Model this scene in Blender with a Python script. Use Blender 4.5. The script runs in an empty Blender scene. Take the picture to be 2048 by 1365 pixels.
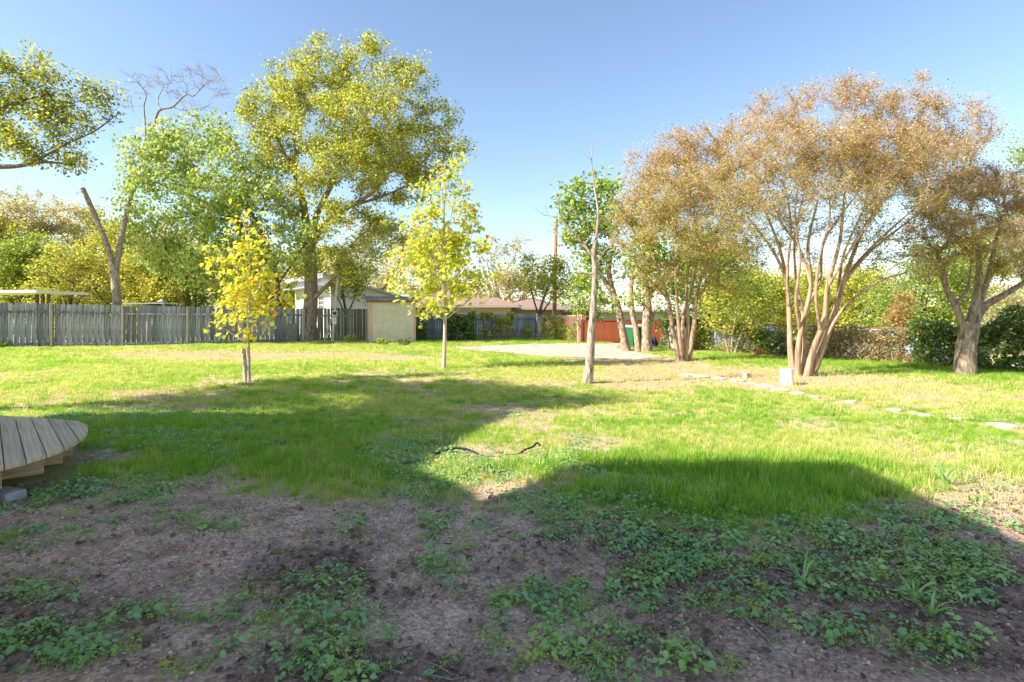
import bpy, bmesh, math, random
import numpy as np
from mathutils import Vector, Matrix, Euler

R = math.radians
rng = np.random.default_rng(7)
random.seed(7)
scene = bpy.context.scene
COL = scene.collection

# ------------------------------------------------------------------ camera
F, CX, HY, CH = 1100.0, 1024.0, 628.0, 1.45      # focal px, centre x, horizon row, camera height
cam = bpy.data.cameras.new("camera")
cam.sensor_width = 36.0
cam.lens = 36.0 * F / 2048.0
cam.shift_y = -(682.5 - HY) / 2048.0
cam.clip_start = 0.05
cam.clip_end = 3000
camo = bpy.data.objects.new("camera", cam)
camo.location = (0, 0, CH)
camo.rotation_euler = (R(90), 0, 0)
COL.objects.link(camo)
scene.camera = camo

# ------------------------------------------------------------------ sky, sun, exposure
SUN_AZ, SUN_EL = 20.0, 35.0                       # degrees behind the left-right axis, elevation
sx, sy = -math.cos(R(SUN_AZ)), -math.sin(R(SUN_AZ))
world = bpy.data.worlds.new("World")
scene.world = world
world.use_nodes = True
wn = world.node_tree
wn.nodes.clear()
sky = wn.nodes.new("ShaderNodeTexSky")
sky.sky_type = 'NISHITA'
sky.sun_disc = False
sky.sun_elevation = R(SUN_EL)
sky.sun_rotation = math.atan2(sx, sy)
sky.altitude = 100
sky.air_density = 1.0
sky.dust_density = 0.6
sky.ozone_density = 1.0
bg = wn.nodes.new("ShaderNodeBackground")
bg.inputs[1].default_value = 0.116
wo = wn.nodes.new("ShaderNodeOutputWorld")
wn.links.new(sky.outputs[0], bg.inputs[0])
wn.links.new(bg.outputs[0], wo.inputs[0])
sun = bpy.data.lights.new("sun", 'SUN')
sun.energy = 5.0
sun.angle = R(0.6)
sun.color = (1.0, 0.93, 0.82)
suno = bpy.data.objects.new("sun", sun)
tosun = Vector((sx * math.cos(R(SUN_EL)), sy * math.cos(R(SUN_EL)), math.sin(R(SUN_EL))))
suno.rotation_euler = tosun.to_track_quat('Z', 'Y').to_euler()
suno.location = (-20, -10, 30)
COL.objects.link(suno)
vs = scene.view_settings
vs.view_transform = 'Standard'
vs.look = 'None'
vs.gamma = 1.0
vs.exposure = 1.2
vs.use_curve_mapping = False

# ------------------------------------------------------------------ helpers: positions
def P(x, y, d):
    return Vector(((x - CX) / F * d, d, CH + (HY - y) / F * d))

def G(x, y):
    d = CH * F / (y - HY)
    return np.array([(x - CX) / F * d, d])

def sstep(a, b, x):
    t = np.clip((np.asarray(x, float) - a) / (b - a), 0, 1)
    return t * t * (3 - 2 * t)

_tab = np.random.default_rng(3).random(65536)
def vnoise(x, y, seed=0):
    x = np.asarray(x, float); y = np.asarray(y, float)
    xi = np.floor(x).astype(np.int64); yi = np.floor(y).astype(np.int64)
    fx = x - xi; fy = y - yi
    fx = fx * fx * (3 - 2 * fx); fy = fy * fy * (3 - 2 * fy)
    def h(a, b):
        return _tab[((a * 73856093) ^ (b * 19349663) ^ (seed * 83492791 + 12345)) & 65535]
    return (h(xi, yi) * (1 - fx) * (1 - fy) + h(xi + 1, yi) * fx * (1 - fy)
            + h(xi, yi + 1) * (1 - fx) * fy + h(xi + 1, yi + 1) * fx * fy)

def fbm(x, y, seed=0, o=4):
    s = 0.0; a = 0.5; t = 0.0
    for k in range(o):
        s = s + a * vnoise(np.asarray(x) * 2 ** k + 17.3 * k, np.asarray(y) * 2 ** k - 9.1 * k, seed + k)
        t += a; a *= 0.5
    return s / t

FN = np.array([0.823, 0.569])                       # outward normal of the right-hand fence line
def fence_s(x, y):
    return (np.asarray(x) - 7.4) * FN[0] + (np.asarray(y) - 22.0) * FN[1]

def zg(x, y):
    x = np.asarray(x, float); y = np.asarray(y, float)
    z = 0.09 * (fbm(x * 0.35, y * 0.35, 5) - 0.5) + 0.035 * (fbm(x * 2.2, y * 2.2, 9, 3) - 0.5)
    z = z + 0.022 * (fbm(x * 7.0, y * 7.0, 15, 3) - 0.5) * (1 - sstep(7, 10, y))
    z = z - 0.85 * sstep(1.0, 6.0, fence_s(x, y)) * sstep(-3, 4, x)
    z = z - 0.6 * sstep(33.5, 39, y) * (1 - sstep(2, 8, x))
    return z
def zf(x, y):
    return float(zg(x, y))

def to_px(x, y):
    d = np.maximum(np.asarray(y, float), 0.3)
    return CX + F * np.asarray(x) / d, HY + CH * F / d

# ------------------------------------------------------------------ helpers: objects
def link(o, parent=None):
    COL.objects.link(o)
    if parent is not None:
        o.parent = parent
    return o

def tag(o, label=None, cat=None, group=None, kind=None):
    if label: o["label"] = label
    if cat: o["category"] = cat
    if group: o["group"] = group
    if kind: o["kind"] = kind
    return o

def empty(name, loc=(0, 0, 0), rz=0.0):
    o = bpy.data.objects.new(name, None)
    o.empty_display_size = 0.2
    o.location = loc
    o.rotation_euler = (0, 0, rz)
    return link(o)

def np_mesh(name, V, Q, mat=None, smooth=False, cols=None, facemat=None):
    """V (n,3), Q (m,k) with k = 3 or 4."""
    V = np.asarray(V, np.float32); Q = np.asarray(Q, np.int32)
    me = bpy.data.meshes.new(name)
    n, (m, k) = len(V), Q.shape
    me.vertices.add(n); me.vertices.foreach_set("co", V.ravel())
    me.loops.add(m * k); me.loops.foreach_set("vertex_index", Q.ravel())
    me.polygons.add(m)
    me.polygons.foreach_set("loop_start", np.arange(m, dtype=np.int32) * k)
    me.polygons.foreach_set("loop_total", np.full(m, k, np.int32))
    if smooth:
        me.polygons.foreach_set("use_smooth", np.ones(m, bool))
    me.update(calc_edges=True)
    if cols is not None:
        a = me.attributes.new("lc", 'FLOAT_COLOR', 'FACE')
        c = np.ones((m, 4), np.float32); c[:, :3] = cols
        a.data.foreach_set("color", c.ravel())
    if mat: me.materials.append(mat)
    return me

def obj(name, me, parent=None, loc=None, rot=None, scale=None):
    o = bpy.data.objects.new(name, me)
    if loc is not None: o.location = loc
    if rot is not None: o.rotation_euler = rot
    if scale is not None: o.scale = scale
    return link(o, parent)

class MB:
    """collects boxes, prisms and tubes into one mesh"""
    def __init__(s): s.v = []; s.f = []
    def add(s, vs, fs):
        b = len(s.v); s.v += [tuple(p) for p in vs]; s.f += [tuple(i + b for i in f) for f in fs]; return s
    def box(s, x0, x1, y0, y1, z0, z1, M=None):
        vs = [Vector(p) for p in ((x0,y0,z0),(x1,y0,z0),(x1,y1,z0),(x0,y1,z0),(x0,y0,z1),(x1,y0,z1),(x1,y1,z1),(x0,y1,z1))]
        if M is not None: vs = [M @ p for p in vs]
        return s.add(vs, [(0,3,2,1),(4,5,6,7),(0,1,5,4),(1,2,6,5),(2,3,7,6),(3,0,4,7)])
    def prism(s, poly, n0, n1):
        """poly: list of Vectors (closed loop); extruded from offset n0 to n1"""
        n = len(poly)
        vs = [p + n0 for p in poly] + [p + n1 for p in poly]
        fs = [tuple(range(n))[::-1], tuple(range(n, 2 * n))] + [(i, (i + 1) % n, n + (i + 1) % n, n + i) for i in range(n)]
        return s.add(vs, fs)
    def bar(s, a, b, w, h=None, up=Vector((0, 0, 1))):
        a = Vector(a); b = Vector(b); h = h or w
        t = (b - a).normalized()
        u = t.cross(up)
        u = u.normalized() if u.length > 1e-4 else Vector((1, 0, 0))
        v = u.cross(t)
        vs = []
        for q in (a, b):
            for i, j in ((-1,-1),(1,-1),(1,1),(-1,1)): vs.append(q + u * (w / 2 * i) + v * (h / 2 * j))
        return s.add(vs, [(0,3,2,1),(4,5,6,7),(0,1,5,4),(1,2,6,5),(2,3,7,6),(3,0,4,7)])
    def tube(s, pts, rad, n=8, cap=True):
        pts = [Vector(p) for p in pts]
        if not hasattr(rad, '__len__'): rad = [rad] * len(pts)
        up = Vector((0.3, 0.2, 0.93)); vs = []; fs = []
        for i, p in enumerate(pts):
            t = (pts[min(i + 1, len(pts) - 1)] - pts[max(i - 1, 0)]).normalized()
            u = t.cross(up)
            if u.length < 0.05: u = t.cross(Vector((1, 0, 0)))
            u.normalize(); v = u.cross(t)
            for k in range(n):
                a = 2 * math.pi * k / n
                vs.append(p + u * (math.cos(a) * rad[i]) + v * (math.sin(a) * rad[i]))
        for i in range(len(pts) - 1):
            for k in range(n):
                fs.append((i * n + k, i * n + (k + 1) % n, (i + 1) * n + (k + 1) % n, (i + 1) * n + k))
        if cap:
            fs.append(tuple(range(n))[::-1]); fs.append(tuple(range((len(pts) - 1) * n, len(pts) * n)))
        return s.add(vs, fs)
    def mesh(s, name, mat, smooth=False, bevel=0):
        me = bpy.data.meshes.new(name)
        me.from_pydata(s.v, [], s.f)
        bm = bmesh.new(); bm.from_mesh(me)
        bmesh.ops.recalc_face_normals(bm, faces=bm.faces)
        if bevel:
            bmesh.ops.bevel(bm, geom=list(bm.edges), offset=bevel, segments=1, affect='EDGES')
        if smooth:
            for f in bm.faces: f.smooth = True
        bm.to_mesh(me); bm.free()
        me.materials.append(mat)
        return me
    def build(s, name, mat, parent=None, smooth=False, bevel=0, **k):
        return obj(name, s.mesh(name, mat, smooth, bevel), parent, **k)

# ------------------------------------------------------------------ helpers: materials
def new_mat(name):
    m = bpy.data.materials.new(name); m.use_nodes = True
    nt = m.node_tree
    return m, nt, nt.nodes["Principled BSDF"]

def ramp(nt, fac, stops):
    r = nt.nodes.new("ShaderNodeValToRGB")
    el = r.color_ramp.elements
    while len(el) < len(stops): el.new(0.5)
    for e, (p, c) in zip(el, stops):
        e.position = p; e.color = (*c, 1)
    nt.links.new(fac, r.inputs[0])
    return r.outputs[0]

def noise_tex(nt, scale, detail=4, coords="Object", stretch=None, rough=0.6):
    tc = nt.nodes.new("ShaderNodeTexCoord")
    src = tc.outputs[coords]
    if stretch:
        mp = nt.nodes.new("ShaderNodeMapping"); mp.inputs["Scale"].default_value = stretch
        nt.links.new(src, mp.inputs[0]); src = mp.outputs[0]
    n = nt.nodes.new("ShaderNodeTexNoise")
    n.inputs["Scale"].default_value = scale; n.inputs["Detail"].default_value = detail
    n.inputs["Roughness"].default_value = rough
    nt.links.new(src, n.inputs["Vector"])
    return n.outputs["Fac"]

def mixc(nt, fac, a, b, mode='MIX'):
    m = nt.nodes.new("ShaderNodeMix"); m.data_type = 'RGBA'; m.blend_type = mode
    if isinstance(fac, (int, float)): m.inputs[0].default_value = fac
    else: nt.links.new(fac, m.inputs[0])
    for i, c in ((6, a), (7, b)):
        if isinstance(c, tuple): m.inputs[i].default_value = (*c, 1)
        else: nt.links.new(c, m.inputs[i])
    return m.outputs[2]

def math_n(nt, op, a, b=0.0):
    m = nt.nodes.new("ShaderNodeMath"); m.operation = op
    for i, c in ((0, a), (1, b)):
        if isinstance(c, (int, float)): m.inputs[i].default_value = c
        else: nt.links.new(c, m.inputs[i])
    return m.outputs[0]

def add_bump(nt, bsdf, h, strength=0.4, dist=0.01):
    b = nt.nodes.new("ShaderNodeBump")
    b.inputs["Strength"].default_value = strength; b.inputs["Distance"].default_value = dist
    nt.links.new(h, b.inputs["Height"]); nt.links.new(b.outputs[0], bsdf.inputs["Normal"])

def mat_noise(name, stops, scale=6, detail=5, rough=0.8, bump=0.3, dist=0.01, stretch=None, var=0.0, spec=0.3, metal=0.0, coords="Object"):
    m, nt, b = new_mat(name)
    f = noise_tex(nt, scale, detail, coords, stretch)
    c = ramp(nt, f, stops)
    if var:
        oi = nt.nodes.new("ShaderNodeObjectInfo")
        v = math_n(nt, 'ADD', math_n(nt, 'MULTIPLY', oi.outputs["Random"], 2 * var), 1 - var)
        hs = nt.nodes.new("ShaderNodeHueSaturation")
        nt.links.new(c, hs.inputs["Color"]); nt.links.new(v, hs.inputs["Value"]); c = hs.outputs[0]
    nt.links.new(c, b.inputs["Base Color"])
    b.inputs["Roughness"].default_value = rough
    b.inputs["Specular IOR Level"].default_value = spec
    b.inputs["Metallic"].default_value = metal
    if bump: add_bump(nt, b, f, bump, dist)
    return m

def mat_leaf(name, transl=0.4, rough=0.5, col=None, attr="lc", gloss=0.25, inst=False, hue=0.0):
    m, nt, b = new_mat(name)
    if col is None:
        at = nt.nodes.new("ShaderNodeAttribute"); at.attribute_name = attr
        c = at.outputs["Color"]
    else:
        oi = nt.nodes.new("ShaderNodeObjectInfo")
        c = ramp(nt, oi.outputs["Random"], col)
    b.inputs["Roughness"].default_value = rough
    b.inputs["Specular IOR Level"].default_value = gloss
    nt.links.new(c, b.inputs["Base Color"])
    tr = nt.nodes.new("ShaderNodeBsdfTranslucent")
    tc = mixc(nt, 0.35, c, (0.9, 0.95, 0.2), 'MULTIPLY')
    hs = nt.nodes.new("ShaderNodeHueSaturation"); hs.inputs["Value"].default_value = 1.6
    nt.links.new(tc, hs.inputs["Color"])
    nt.links.new(hs.outputs[0], tr.inputs[0])
    mx = nt.nodes.new("ShaderNodeMixShader"); mx.inputs[0].default_value = transl
    nt.links.new(b.outputs[0], mx.inputs[1]); nt.links.new(tr.outputs[0], mx.inputs[2])
    nt.links.new(mx.outputs[0], nt.nodes["Material Output"].inputs[0])
    return m

M = {}
M['leaf'] = mat_leaf('leaf', 0.48)
M['leaf_gloss'] = mat_leaf('leaf_glossy', 0.3, 0.35, gloss=0.45)
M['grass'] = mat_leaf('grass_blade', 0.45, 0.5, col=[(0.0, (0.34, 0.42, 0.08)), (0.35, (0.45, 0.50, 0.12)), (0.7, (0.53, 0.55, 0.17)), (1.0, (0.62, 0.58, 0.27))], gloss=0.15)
M['grass_deep'] = mat_leaf('grass_blade_deep', 0.45, 0.5, col=[(0.0, (0.17, 0.33, 0.025)), (0.5, (0.25, 0.42, 0.045)), (1.0, (0.36, 0.50, 0.08))], gloss=0.15)  # deeper green, mixed in more where the lawn lies in shade
M['grass_dry'] = mat_leaf('dry_grass', 0.3, 0.7, col=[(0.0, (0.55, 0.43, 0.22)), (0.5, (0.62, 0.52, 0.28)), (1.0, (0.50, 0.50, 0.18))], gloss=0.1)
M['weed'] = mat_leaf('weed_leaf', 0.22, 0.38, col=[(0.0, (0.19, 0.36, 0.13)), (0.5, (0.27, 0.46, 0.17)), (1.0, (0.38, 0.55, 0.15))], gloss=0.55)
M['weed_light'] = mat_leaf('small_weed_leaf', 0.3, 0.45, col=[(0.0, (0.24, 0.40, 0.08)), (0.5, (0.33, 0.50, 0.10)), (1.0, (0.44, 0.55, 0.13))], gloss=0.3)
M['litter'] = mat_leaf('dry_litter', 0.1, 0.7, col=[(0.0, (0.10, 0.065, 0.045)), (0.5, (0.20, 0.13, 0.09)), (0.85, (0.30, 0.22, 0.16)), (1.0, (0.42, 0.33, 0.22))], gloss=0.2)
M['pebble'] = mat_leaf('pebble', 0.0, 0.8, col=[(0.0, (0.20, 0.16, 0.13)), (0.5, (0.40, 0.31, 0.24)), (0.8, (0.56, 0.46, 0.37)), (1.0, (0.76, 0.68, 0.58))], gloss=0.3)
M['bark_grey'] = mat_noise('bark_grey', [(0.3, (0.07, 0.05, 0.035)), (0.47, (0.23, 0.175, 0.13)), (0.62, (0.36, 0.29, 0.225)), (0.78, (0.48, 0.40, 0.33))], 8, 7, 0.9, 1.0, 0.04, (2.2, 2.2, 0.6))
M['bark_pale'] = mat_noise('bark_pale', [(0.33, (0.09, 0.06, 0.043)), (0.46, (0.29, 0.22, 0.165)), (0.6, (0.47, 0.385, 0.305)), (0.75, (0.60, 0.52, 0.43))], 9, 7, 0.9, 1.0, 0.03, (2, 2, 0.6))
M['bark_light'] = mat_noise('bark_light', [(0.3, (0.30, 0.23, 0.16)), (0.5, (0.52, 0.44, 0.35)), (0.75, (0.66, 0.58, 0.48))], 14, 5, 0.85, 0.5, 0.01, (2, 2, 0.6))
M['bark_crepe'] = mat_noise('bark_smooth_tan', [(0.32, (0.13, 0.078, 0.045)), (0.44, (0.31, 0.20, 0.125)), (0.58, (0.42, 0.29, 0.19)), (0.75, (0.53, 0.40, 0.29))], 6, 5, 0.75, 0.4, 0.012, (2.2, 2.2, 0.3))
M['bark_dark'] = mat_noise('bark_dark', [(0.25, (0.05, 0.04, 0.03)), (0.55, (0.15, 0.115, 0.085)), (0.8, (0.27, 0.21, 0.16))], 9, 6, 0.9, 0.9, 0.03, (2, 2, 0.6))
M['bark_rough'] = mat_noise('bark_rough', [(0.28, (0.09, 0.06, 0.045)), (0.45, (0.26, 0.19, 0.13)), (0.62, (0.45, 0.36, 0.27)), (0.8, (0.58, 0.49, 0.38))], 11, 6, 0.9, 1.0, 0.04, (1.5, 1.5, 0.7))
M['twig'] = mat_noise('twig', [(0.3, (0.28, 0.19, 0.13)), (0.7, (0.52, 0.39, 0.29))], 8, 3, 0.85, 0)
M['twig_grey'] = mat_noise('twig_grey', [(0.3, (0.20, 0.17, 0.15)), (0.7, (0.42, 0.37, 0.33))], 8, 3, 0.85, 0)
M['fence'] = mat_noise('weathered_board', [(0.32, (0.06, 0.062, 0.07)), (0.45, (0.20, 0.205, 0.22)), (0.57, (0.34, 0.34, 0.35)), (0.75, (0.50, 0.49, 0.48))], 2.6, 8, 0.9, 0.5, 0.005, (6, 6, 0.8), var=0.42)
M['fence_dark'] = mat_noise('mossy_board', [(0.25, (0.07, 0.07, 0.055)), (0.5, (0.20, 0.185, 0.14)), (0.8, (0.36, 0.32, 0.25))], 7, 6, 0.9, 0.4, 0.004, (5, 5, 0.6), var=0.35)
M['post'] = mat_noise('post_wood', [(0.25, (0.22, 0.20, 0.17)), (0.5, (0.38, 0.35, 0.30)), (0.8, (0.52, 0.48, 0.42))], 7, 6, 0.9, 0.4, 0.004, (5, 5, 0.6), var=0.2)
M['deck'] = mat_noise('deck_board', [(0.28, (0.34, 0.245, 0.14)), (0.45, (0.60, 0.465, 0.30)), (0.6, (0.71, 0.575, 0.39)), (0.75, (0.77, 0.65, 0.47))], 3, 8, 0.85, 0.25, 0.003, (0.35, 14, 8), var=0.12)
M['joist'] = mat_noise('joist_wood', [(0.25, (0.30, 0.18, 0.08)), (0.5, (0.50, 0.33, 0.17)), (0.8, (0.64, 0.47, 0.28))], 5, 6, 0.85, 0.2, 0.003, (0.8, 10, 10), var=0.15)
M['concrete'] = mat_noise('concrete', [(0.3, (0.30, 0.29, 0.28)), (0.7, (0.48, 0.47, 0.45))], 14, 6, 0.9, 0.4, 0.004)
M['stone'] = mat_noise('flagstone', [(0.32, (0.24, 0.18, 0.12)), (0.46, (0.48, 0.41, 0.32)), (0.7, (0.64, 0.575, 0.48))], 6, 7, 0.95, 0.7, 0.012, var=0.12)
M['birch'] = mat_noise('pale_log', [(0.3, (0.28, 0.22, 0.17)), (0.46, (0.58, 0.53, 0.47)), (0.75, (0.76, 0.72, 0.66))], 7, 6, 0.85, 0.5, 0.01, (3, 3, 0.6))
M['siding'] = mat_noise('tan_siding', [(0.3, (0.56, 0.50, 0.35)), (0.55, (0.66, 0.60, 0.43)), (0.75, (0.70, 0.645, 0.48))], 3, 5, 0.7, 0.05, 0.002)
M['trim'] = mat_noise('salmon_trim', [(0.3, (0.55, 0.33, 0.21)), (0.7, (0.66, 0.42, 0.28))], 4, 4, 0.7, 0)
M['rust_roof'] = mat_noise('rusted_tin', [(0.3, (0.12, 0.08, 0.07)), (0.5, (0.26, 0.19, 0.16)), (0.65, (0.42, 0.38, 0.36)), (0.8, (0.60, 0.58, 0.57))], 5, 6, 0.6, 0.2, 0.003, (1, 3, 1), metal=0.2)
M['white'] = mat_noise('white_board', [(0.3, (0.66, 0.66, 0.66)), (0.7, (0.80, 0.80, 0.79))], 4, 4, 0.6, 0.05, 0.002)
M['tin'] = mat_noise('pale_tin', [(0.3, (0.30, 0.33, 0.34)), (0.7, (0.48, 0.51, 0.52))], 4, 4, 0.5, 0.05, 0.003, metal=0.2)
M['glass'] = new_mat('window_glass')[0]
_b = M['glass'].node_tree.nodes["Principled BSDF"]
_b.inputs["Base Color"].default_value = (0.02, 0.025, 0.03, 1); _b.inputs["Roughness"].default_value = 0.06
M['shingle'] = mat_noise('brown_shingle', [(0.3, (0.22, 0.145, 0.115)), (0.7, (0.36, 0.245, 0.20))], 12, 6, 0.9, 0.4, 0.01, (1, 1, 4))
M['shingle_pale'] = mat_noise('pale_shingle', [(0.3, (0.50, 0.44, 0.36)), (0.7, (0.68, 0.61, 0.52))], 9, 5, 0.9, 0.3, 0.01)
M['brick_tan'] = mat_noise('tan_wall', [(0.3, (0.50, 0.40, 0.26)), (0.7, (0.64, 0.53, 0.36))], 9, 5, 0.9, 0.2, 0.004)
M['brick_yellow'] = mat_noise('yellow_wall', [(0.3, (0.60, 0.41, 0.16)), (0.7, (0.72, 0.52, 0.23))], 9, 5, 0.9, 0.2, 0.004)
M['cream'] = mat_noise('cream_wall', [(0.3, (0.58, 0.55, 0.42)), (0.7, (0.70, 0.67, 0.53))], 5, 4, 0.8, 0.1, 0.004)
M['red_wall'] = mat_noise('red_wall', [(0.3, (0.36, 0.13, 0.09)), (0.7, (0.50, 0.21, 0.15))], 7, 4, 0.85, 0.1, 0.004)
M['gate'] = mat_noise('stained_gate', [(0.3, (0.16, 0.036, 0.014)), (0.55, (0.29, 0.07, 0.025)), (0.8, (0.38, 0.11, 0.042))], 3, 5, 0.65, 0.1, 0.003, (3, 3, 0.6), var=0.06)
M['gate_dark'] = mat_noise('dark_gate_frame', [(0.3, (0.13, 0.035, 0.02)), (0.7, (0.22, 0.065, 0.035))], 4, 4, 0.6, 0)
M['galv'] = mat_noise('galvanised', [(0.3, (0.34, 0.35, 0.36)), (0.7, (0.50, 0.51, 0.52))], 8, 4, 0.45, 0, metal=0.5)
M['rust'] = mat_noise('rusty_pipe', [(0.3, (0.16, 0.07, 0.04)), (0.7, (0.30, 0.14, 0.08))], 8, 4, 0.8, 0.1, 0.002)
M['bin_green'] = mat_noise('green_plastic', [(0.3, (0.012, 0.095, 0.035)), (0.7, (0.02, 0.13, 0.05))], 3, 3, 0.45, 0)
M['bin_grey'] = mat_noise('grey_plastic', [(0.3, (0.42, 0.43, 0.43)), (0.7, (0.52, 0.53, 0.53))], 3, 3, 0.5, 0)
M['black'] = mat_noise('black_rubber', [(0.3, (0.012, 0.012, 0.014)), (0.7, (0.03, 0.03, 0.034))], 6, 3, 0.45, 0)
M['blue_bag'] = mat_noise('blue_cloth', [(0.3, (0.012, 0.012, 0.06)), (0.7, (0.03, 0.03, 0.13))], 6, 3, 0.7, 0.3, 0.01)
M['pole'] = mat_noise('utility_pole_wood', [(0.3, (0.22, 0.12, 0.075)), (0.7, (0.38, 0.23, 0.15))], 6, 5, 0.9, 0.3, 0.006, (3, 3, 0.4))
M['asphalt'] = mat_noise('pale_asphalt', [(0.3, (0.22, 0.215, 0.205)), (0.7, (0.34, 0.33, 0.315))], 12, 6, 0.9, 0.2, 0.004)
M['tarp'] = mat_noise('old_tarp', [(0.3, (0.32, 0.28, 0.22)), (0.7, (0.50, 0.45, 0.37))], 5, 4, 0.8, 0.2, 0.01)
def paint(name, c):
    m, nt, b = new_mat(name)
    b.inputs["Base Color"].default_value = (*c, 1); b.inputs["Roughness"].default_value = 0.25
    b.inputs["Coat Weight"].default_value = 0.5
    return m
M['car_blue'] = paint('car_paint_blue', (0.06, 0.09, 0.22))
M['car_silver'] = paint('car_paint_silver', (0.12, 0.16, 0.21))
M['car_pale'] = paint('car_paint_pale_blue', (0.38, 0.47, 0.55))
M['red_light'] = paint('tail_lamp_red', (0.55, 0.01, 0.01))

# ------------------------------------------------------------------ ground cover fields (world functions)
def ell(px, py, cx, cy, rx, ry, soft=0.5):
    r = np.sqrt(((px - cx) / rx) ** 2 + ((py - cy) / ry) ** 2)
    return 1 - sstep(1 - soft, 1 + soft, r)

def fields(x, y):
    """grass cover, broadleaf weed cover, dark mulch, dry straw over the yard (all 0..1)"""
    x = np.asarray(x, float); y = np.asarray(y, float)
    px, py = to_px(x, y)
    n1 = fbm(x * 0.9, y * 0.9, 21) - 0.5
    n2 = fbm(x * 2.6, y * 2.6, 33) - 0.5
    n3 = fbm(x * 0.35, y * 0.35, 41) - 0.5
    # bare earth
    dirt = np.zeros_like(px)
    edge = np.interp(px, [-400, 0, 150, 420, 600, 760, 850, 960, 1060, 1150, 1400, 1600, 1800, 2048, 2400],
                         [985, 985, 960, 950, 975, 960, 955, 975, 985, 1030, 1085, 1075, 1010, 985, 980])
    dirt = np.maximum(dirt, sstep(-28, 36, py - edge + 120 * n1 + 90 * n2))
    for e in ((960, 912, 95, 16), (1010, 985, 110, 26), (1170, 962, 60, 14), (210, 915, 60, 16), (470, 711, 250, 9), (780, 716, 90, 5),
              (1400, 752, 210, 20), (1330, 735, 120, 13), (1290, 772, 110, 8), (1640, 766, 190, 14), (1840, 794, 60, 7), (290, 790, 70, 8),
              (330, 815, 120, 8), (1245, 720, 120, 8), (1990, 985, 130, 30), (1560, 770, 130, 12), (1000, 818, 90, 7)):
        dirt = np.maximum(dirt, ell(px, py + 0 * n2, *e, 0.55) * np.clip(0.95 + 1.6 * n2, 0, 1))
    dirt = np.maximum(dirt, sstep(0.10, 0.28, n3 + 0.7 * n2 + 0.2 * n1) * 0.6)
    grass = np.clip(1 - 1.05 * dirt, 0, 1)
    straw = np.zeros_like(px)
    for e in ((1420, 757, 260, 26), (1660, 770, 260, 20), (450, 712, 320, 12), (1250, 730, 150, 14), (1850, 795, 160, 16), (300, 800, 170, 20), (700, 720, 200, 8), (1000, 950, 180, 50), (1960, 990, 170, 50)):
        straw = np.maximum(straw, ell(px, py, *e, 0.6))
    # weeds
    weed = np.zeros_like(px)
    for e in ((1250, 1010, 230, 60), (1450, 1060, 350, 70), (1700, 1100, 330, 70), (1600, 1170, 260, 60), (1560, 1250, 200, 70),
              (1620, 1330, 220, 50), (1100, 1000, 110, 40), (1180, 1200, 130, 60), (1250, 1310, 190, 45), (1060, 1180, 60, 30), (820, 925, 110, 40),
              (930, 950, 110, 25), (850, 985, 90, 22), (300, 860, 220, 40), (430, 900, 120, 26), (60, 1060, 110, 45), (120, 985, 120, 34), (240, 990, 120, 34), (90, 1200, 80, 30),
              (260, 1320, 330, 60), (330, 1240, 120, 26), (520, 1215, 110, 28), (640, 1220, 100, 46), (690, 1300, 110, 60), (420, 1050, 60, 20), (700, 1050, 40, 14), (900, 1060, 70, 30),
              (880, 1130, 50, 22), (1340, 1150, 160, 50), (1420, 1200, 120, 40), (1900, 1180, 120, 30), (1820, 1290, 120, 24), (1000, 1290, 60, 26), (1060, 940, 160, 30),
              (1850, 1060, 130, 40), (30, 1330, 160, 60)):
        weed = np.maximum(weed, ell(px, py, *e, 0.6))
    weed = np.clip(weed * (1.2 + 4.8 * n2 + 2.2 * n1), 0, 1)
    weed = np.maximum(weed, sstep(0.10, 0.22, n2 + 0.4 * n1) * 0.5 * sstep(760, 860, py))
    # dark soil and bark mulch
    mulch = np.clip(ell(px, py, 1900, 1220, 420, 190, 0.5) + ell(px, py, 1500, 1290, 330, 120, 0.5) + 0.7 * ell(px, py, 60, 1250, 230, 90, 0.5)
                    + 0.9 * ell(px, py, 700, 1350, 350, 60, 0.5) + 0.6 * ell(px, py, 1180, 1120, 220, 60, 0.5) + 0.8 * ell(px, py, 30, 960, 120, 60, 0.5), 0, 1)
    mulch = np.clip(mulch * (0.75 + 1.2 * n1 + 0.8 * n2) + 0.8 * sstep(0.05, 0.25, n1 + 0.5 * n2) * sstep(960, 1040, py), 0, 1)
    return grass, weed, mulch, straw

# ------------------------------------------------------------------ ground sheet
def axis_grid(segs):
    out = []
    for a, b, n in segs: out += list(np.linspace(a, b, n, endpoint=False))
    out.append(segs[-1][1]); return np.array(out)
gx = axis_grid([(-900, -120, 6), (-120, -40, 20), (-40, -14, 70), (-14, -5, 80), (-5, 6, 210), (6, 16, 100), (16, 40, 60), (40, 120, 20), (120, 900, 6)])
gy = axis_grid([(-60, -10, 10), (-10, 1.5, 20), (1.5, 7, 170), (7, 14, 110), (14, 34, 150), (34, 60, 40), (60, 160, 14), (160, 1800, 8)])
XX, YY = np.meshgrid(gx, gy)
ZZ = zg(XX, YY)
gr, we, mu, st = fields(XX, YY)
V = np.stack([XX, YY, ZZ], -1).reshape(-1, 3)
ny, nx = XX.shape
ii = (np.arange(ny - 1)[:, None] * nx + np.arange(nx - 1)[None]).ravel()
Q = np.stack([ii, ii + 1, ii + nx + 1, ii + nx], -1)

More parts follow.
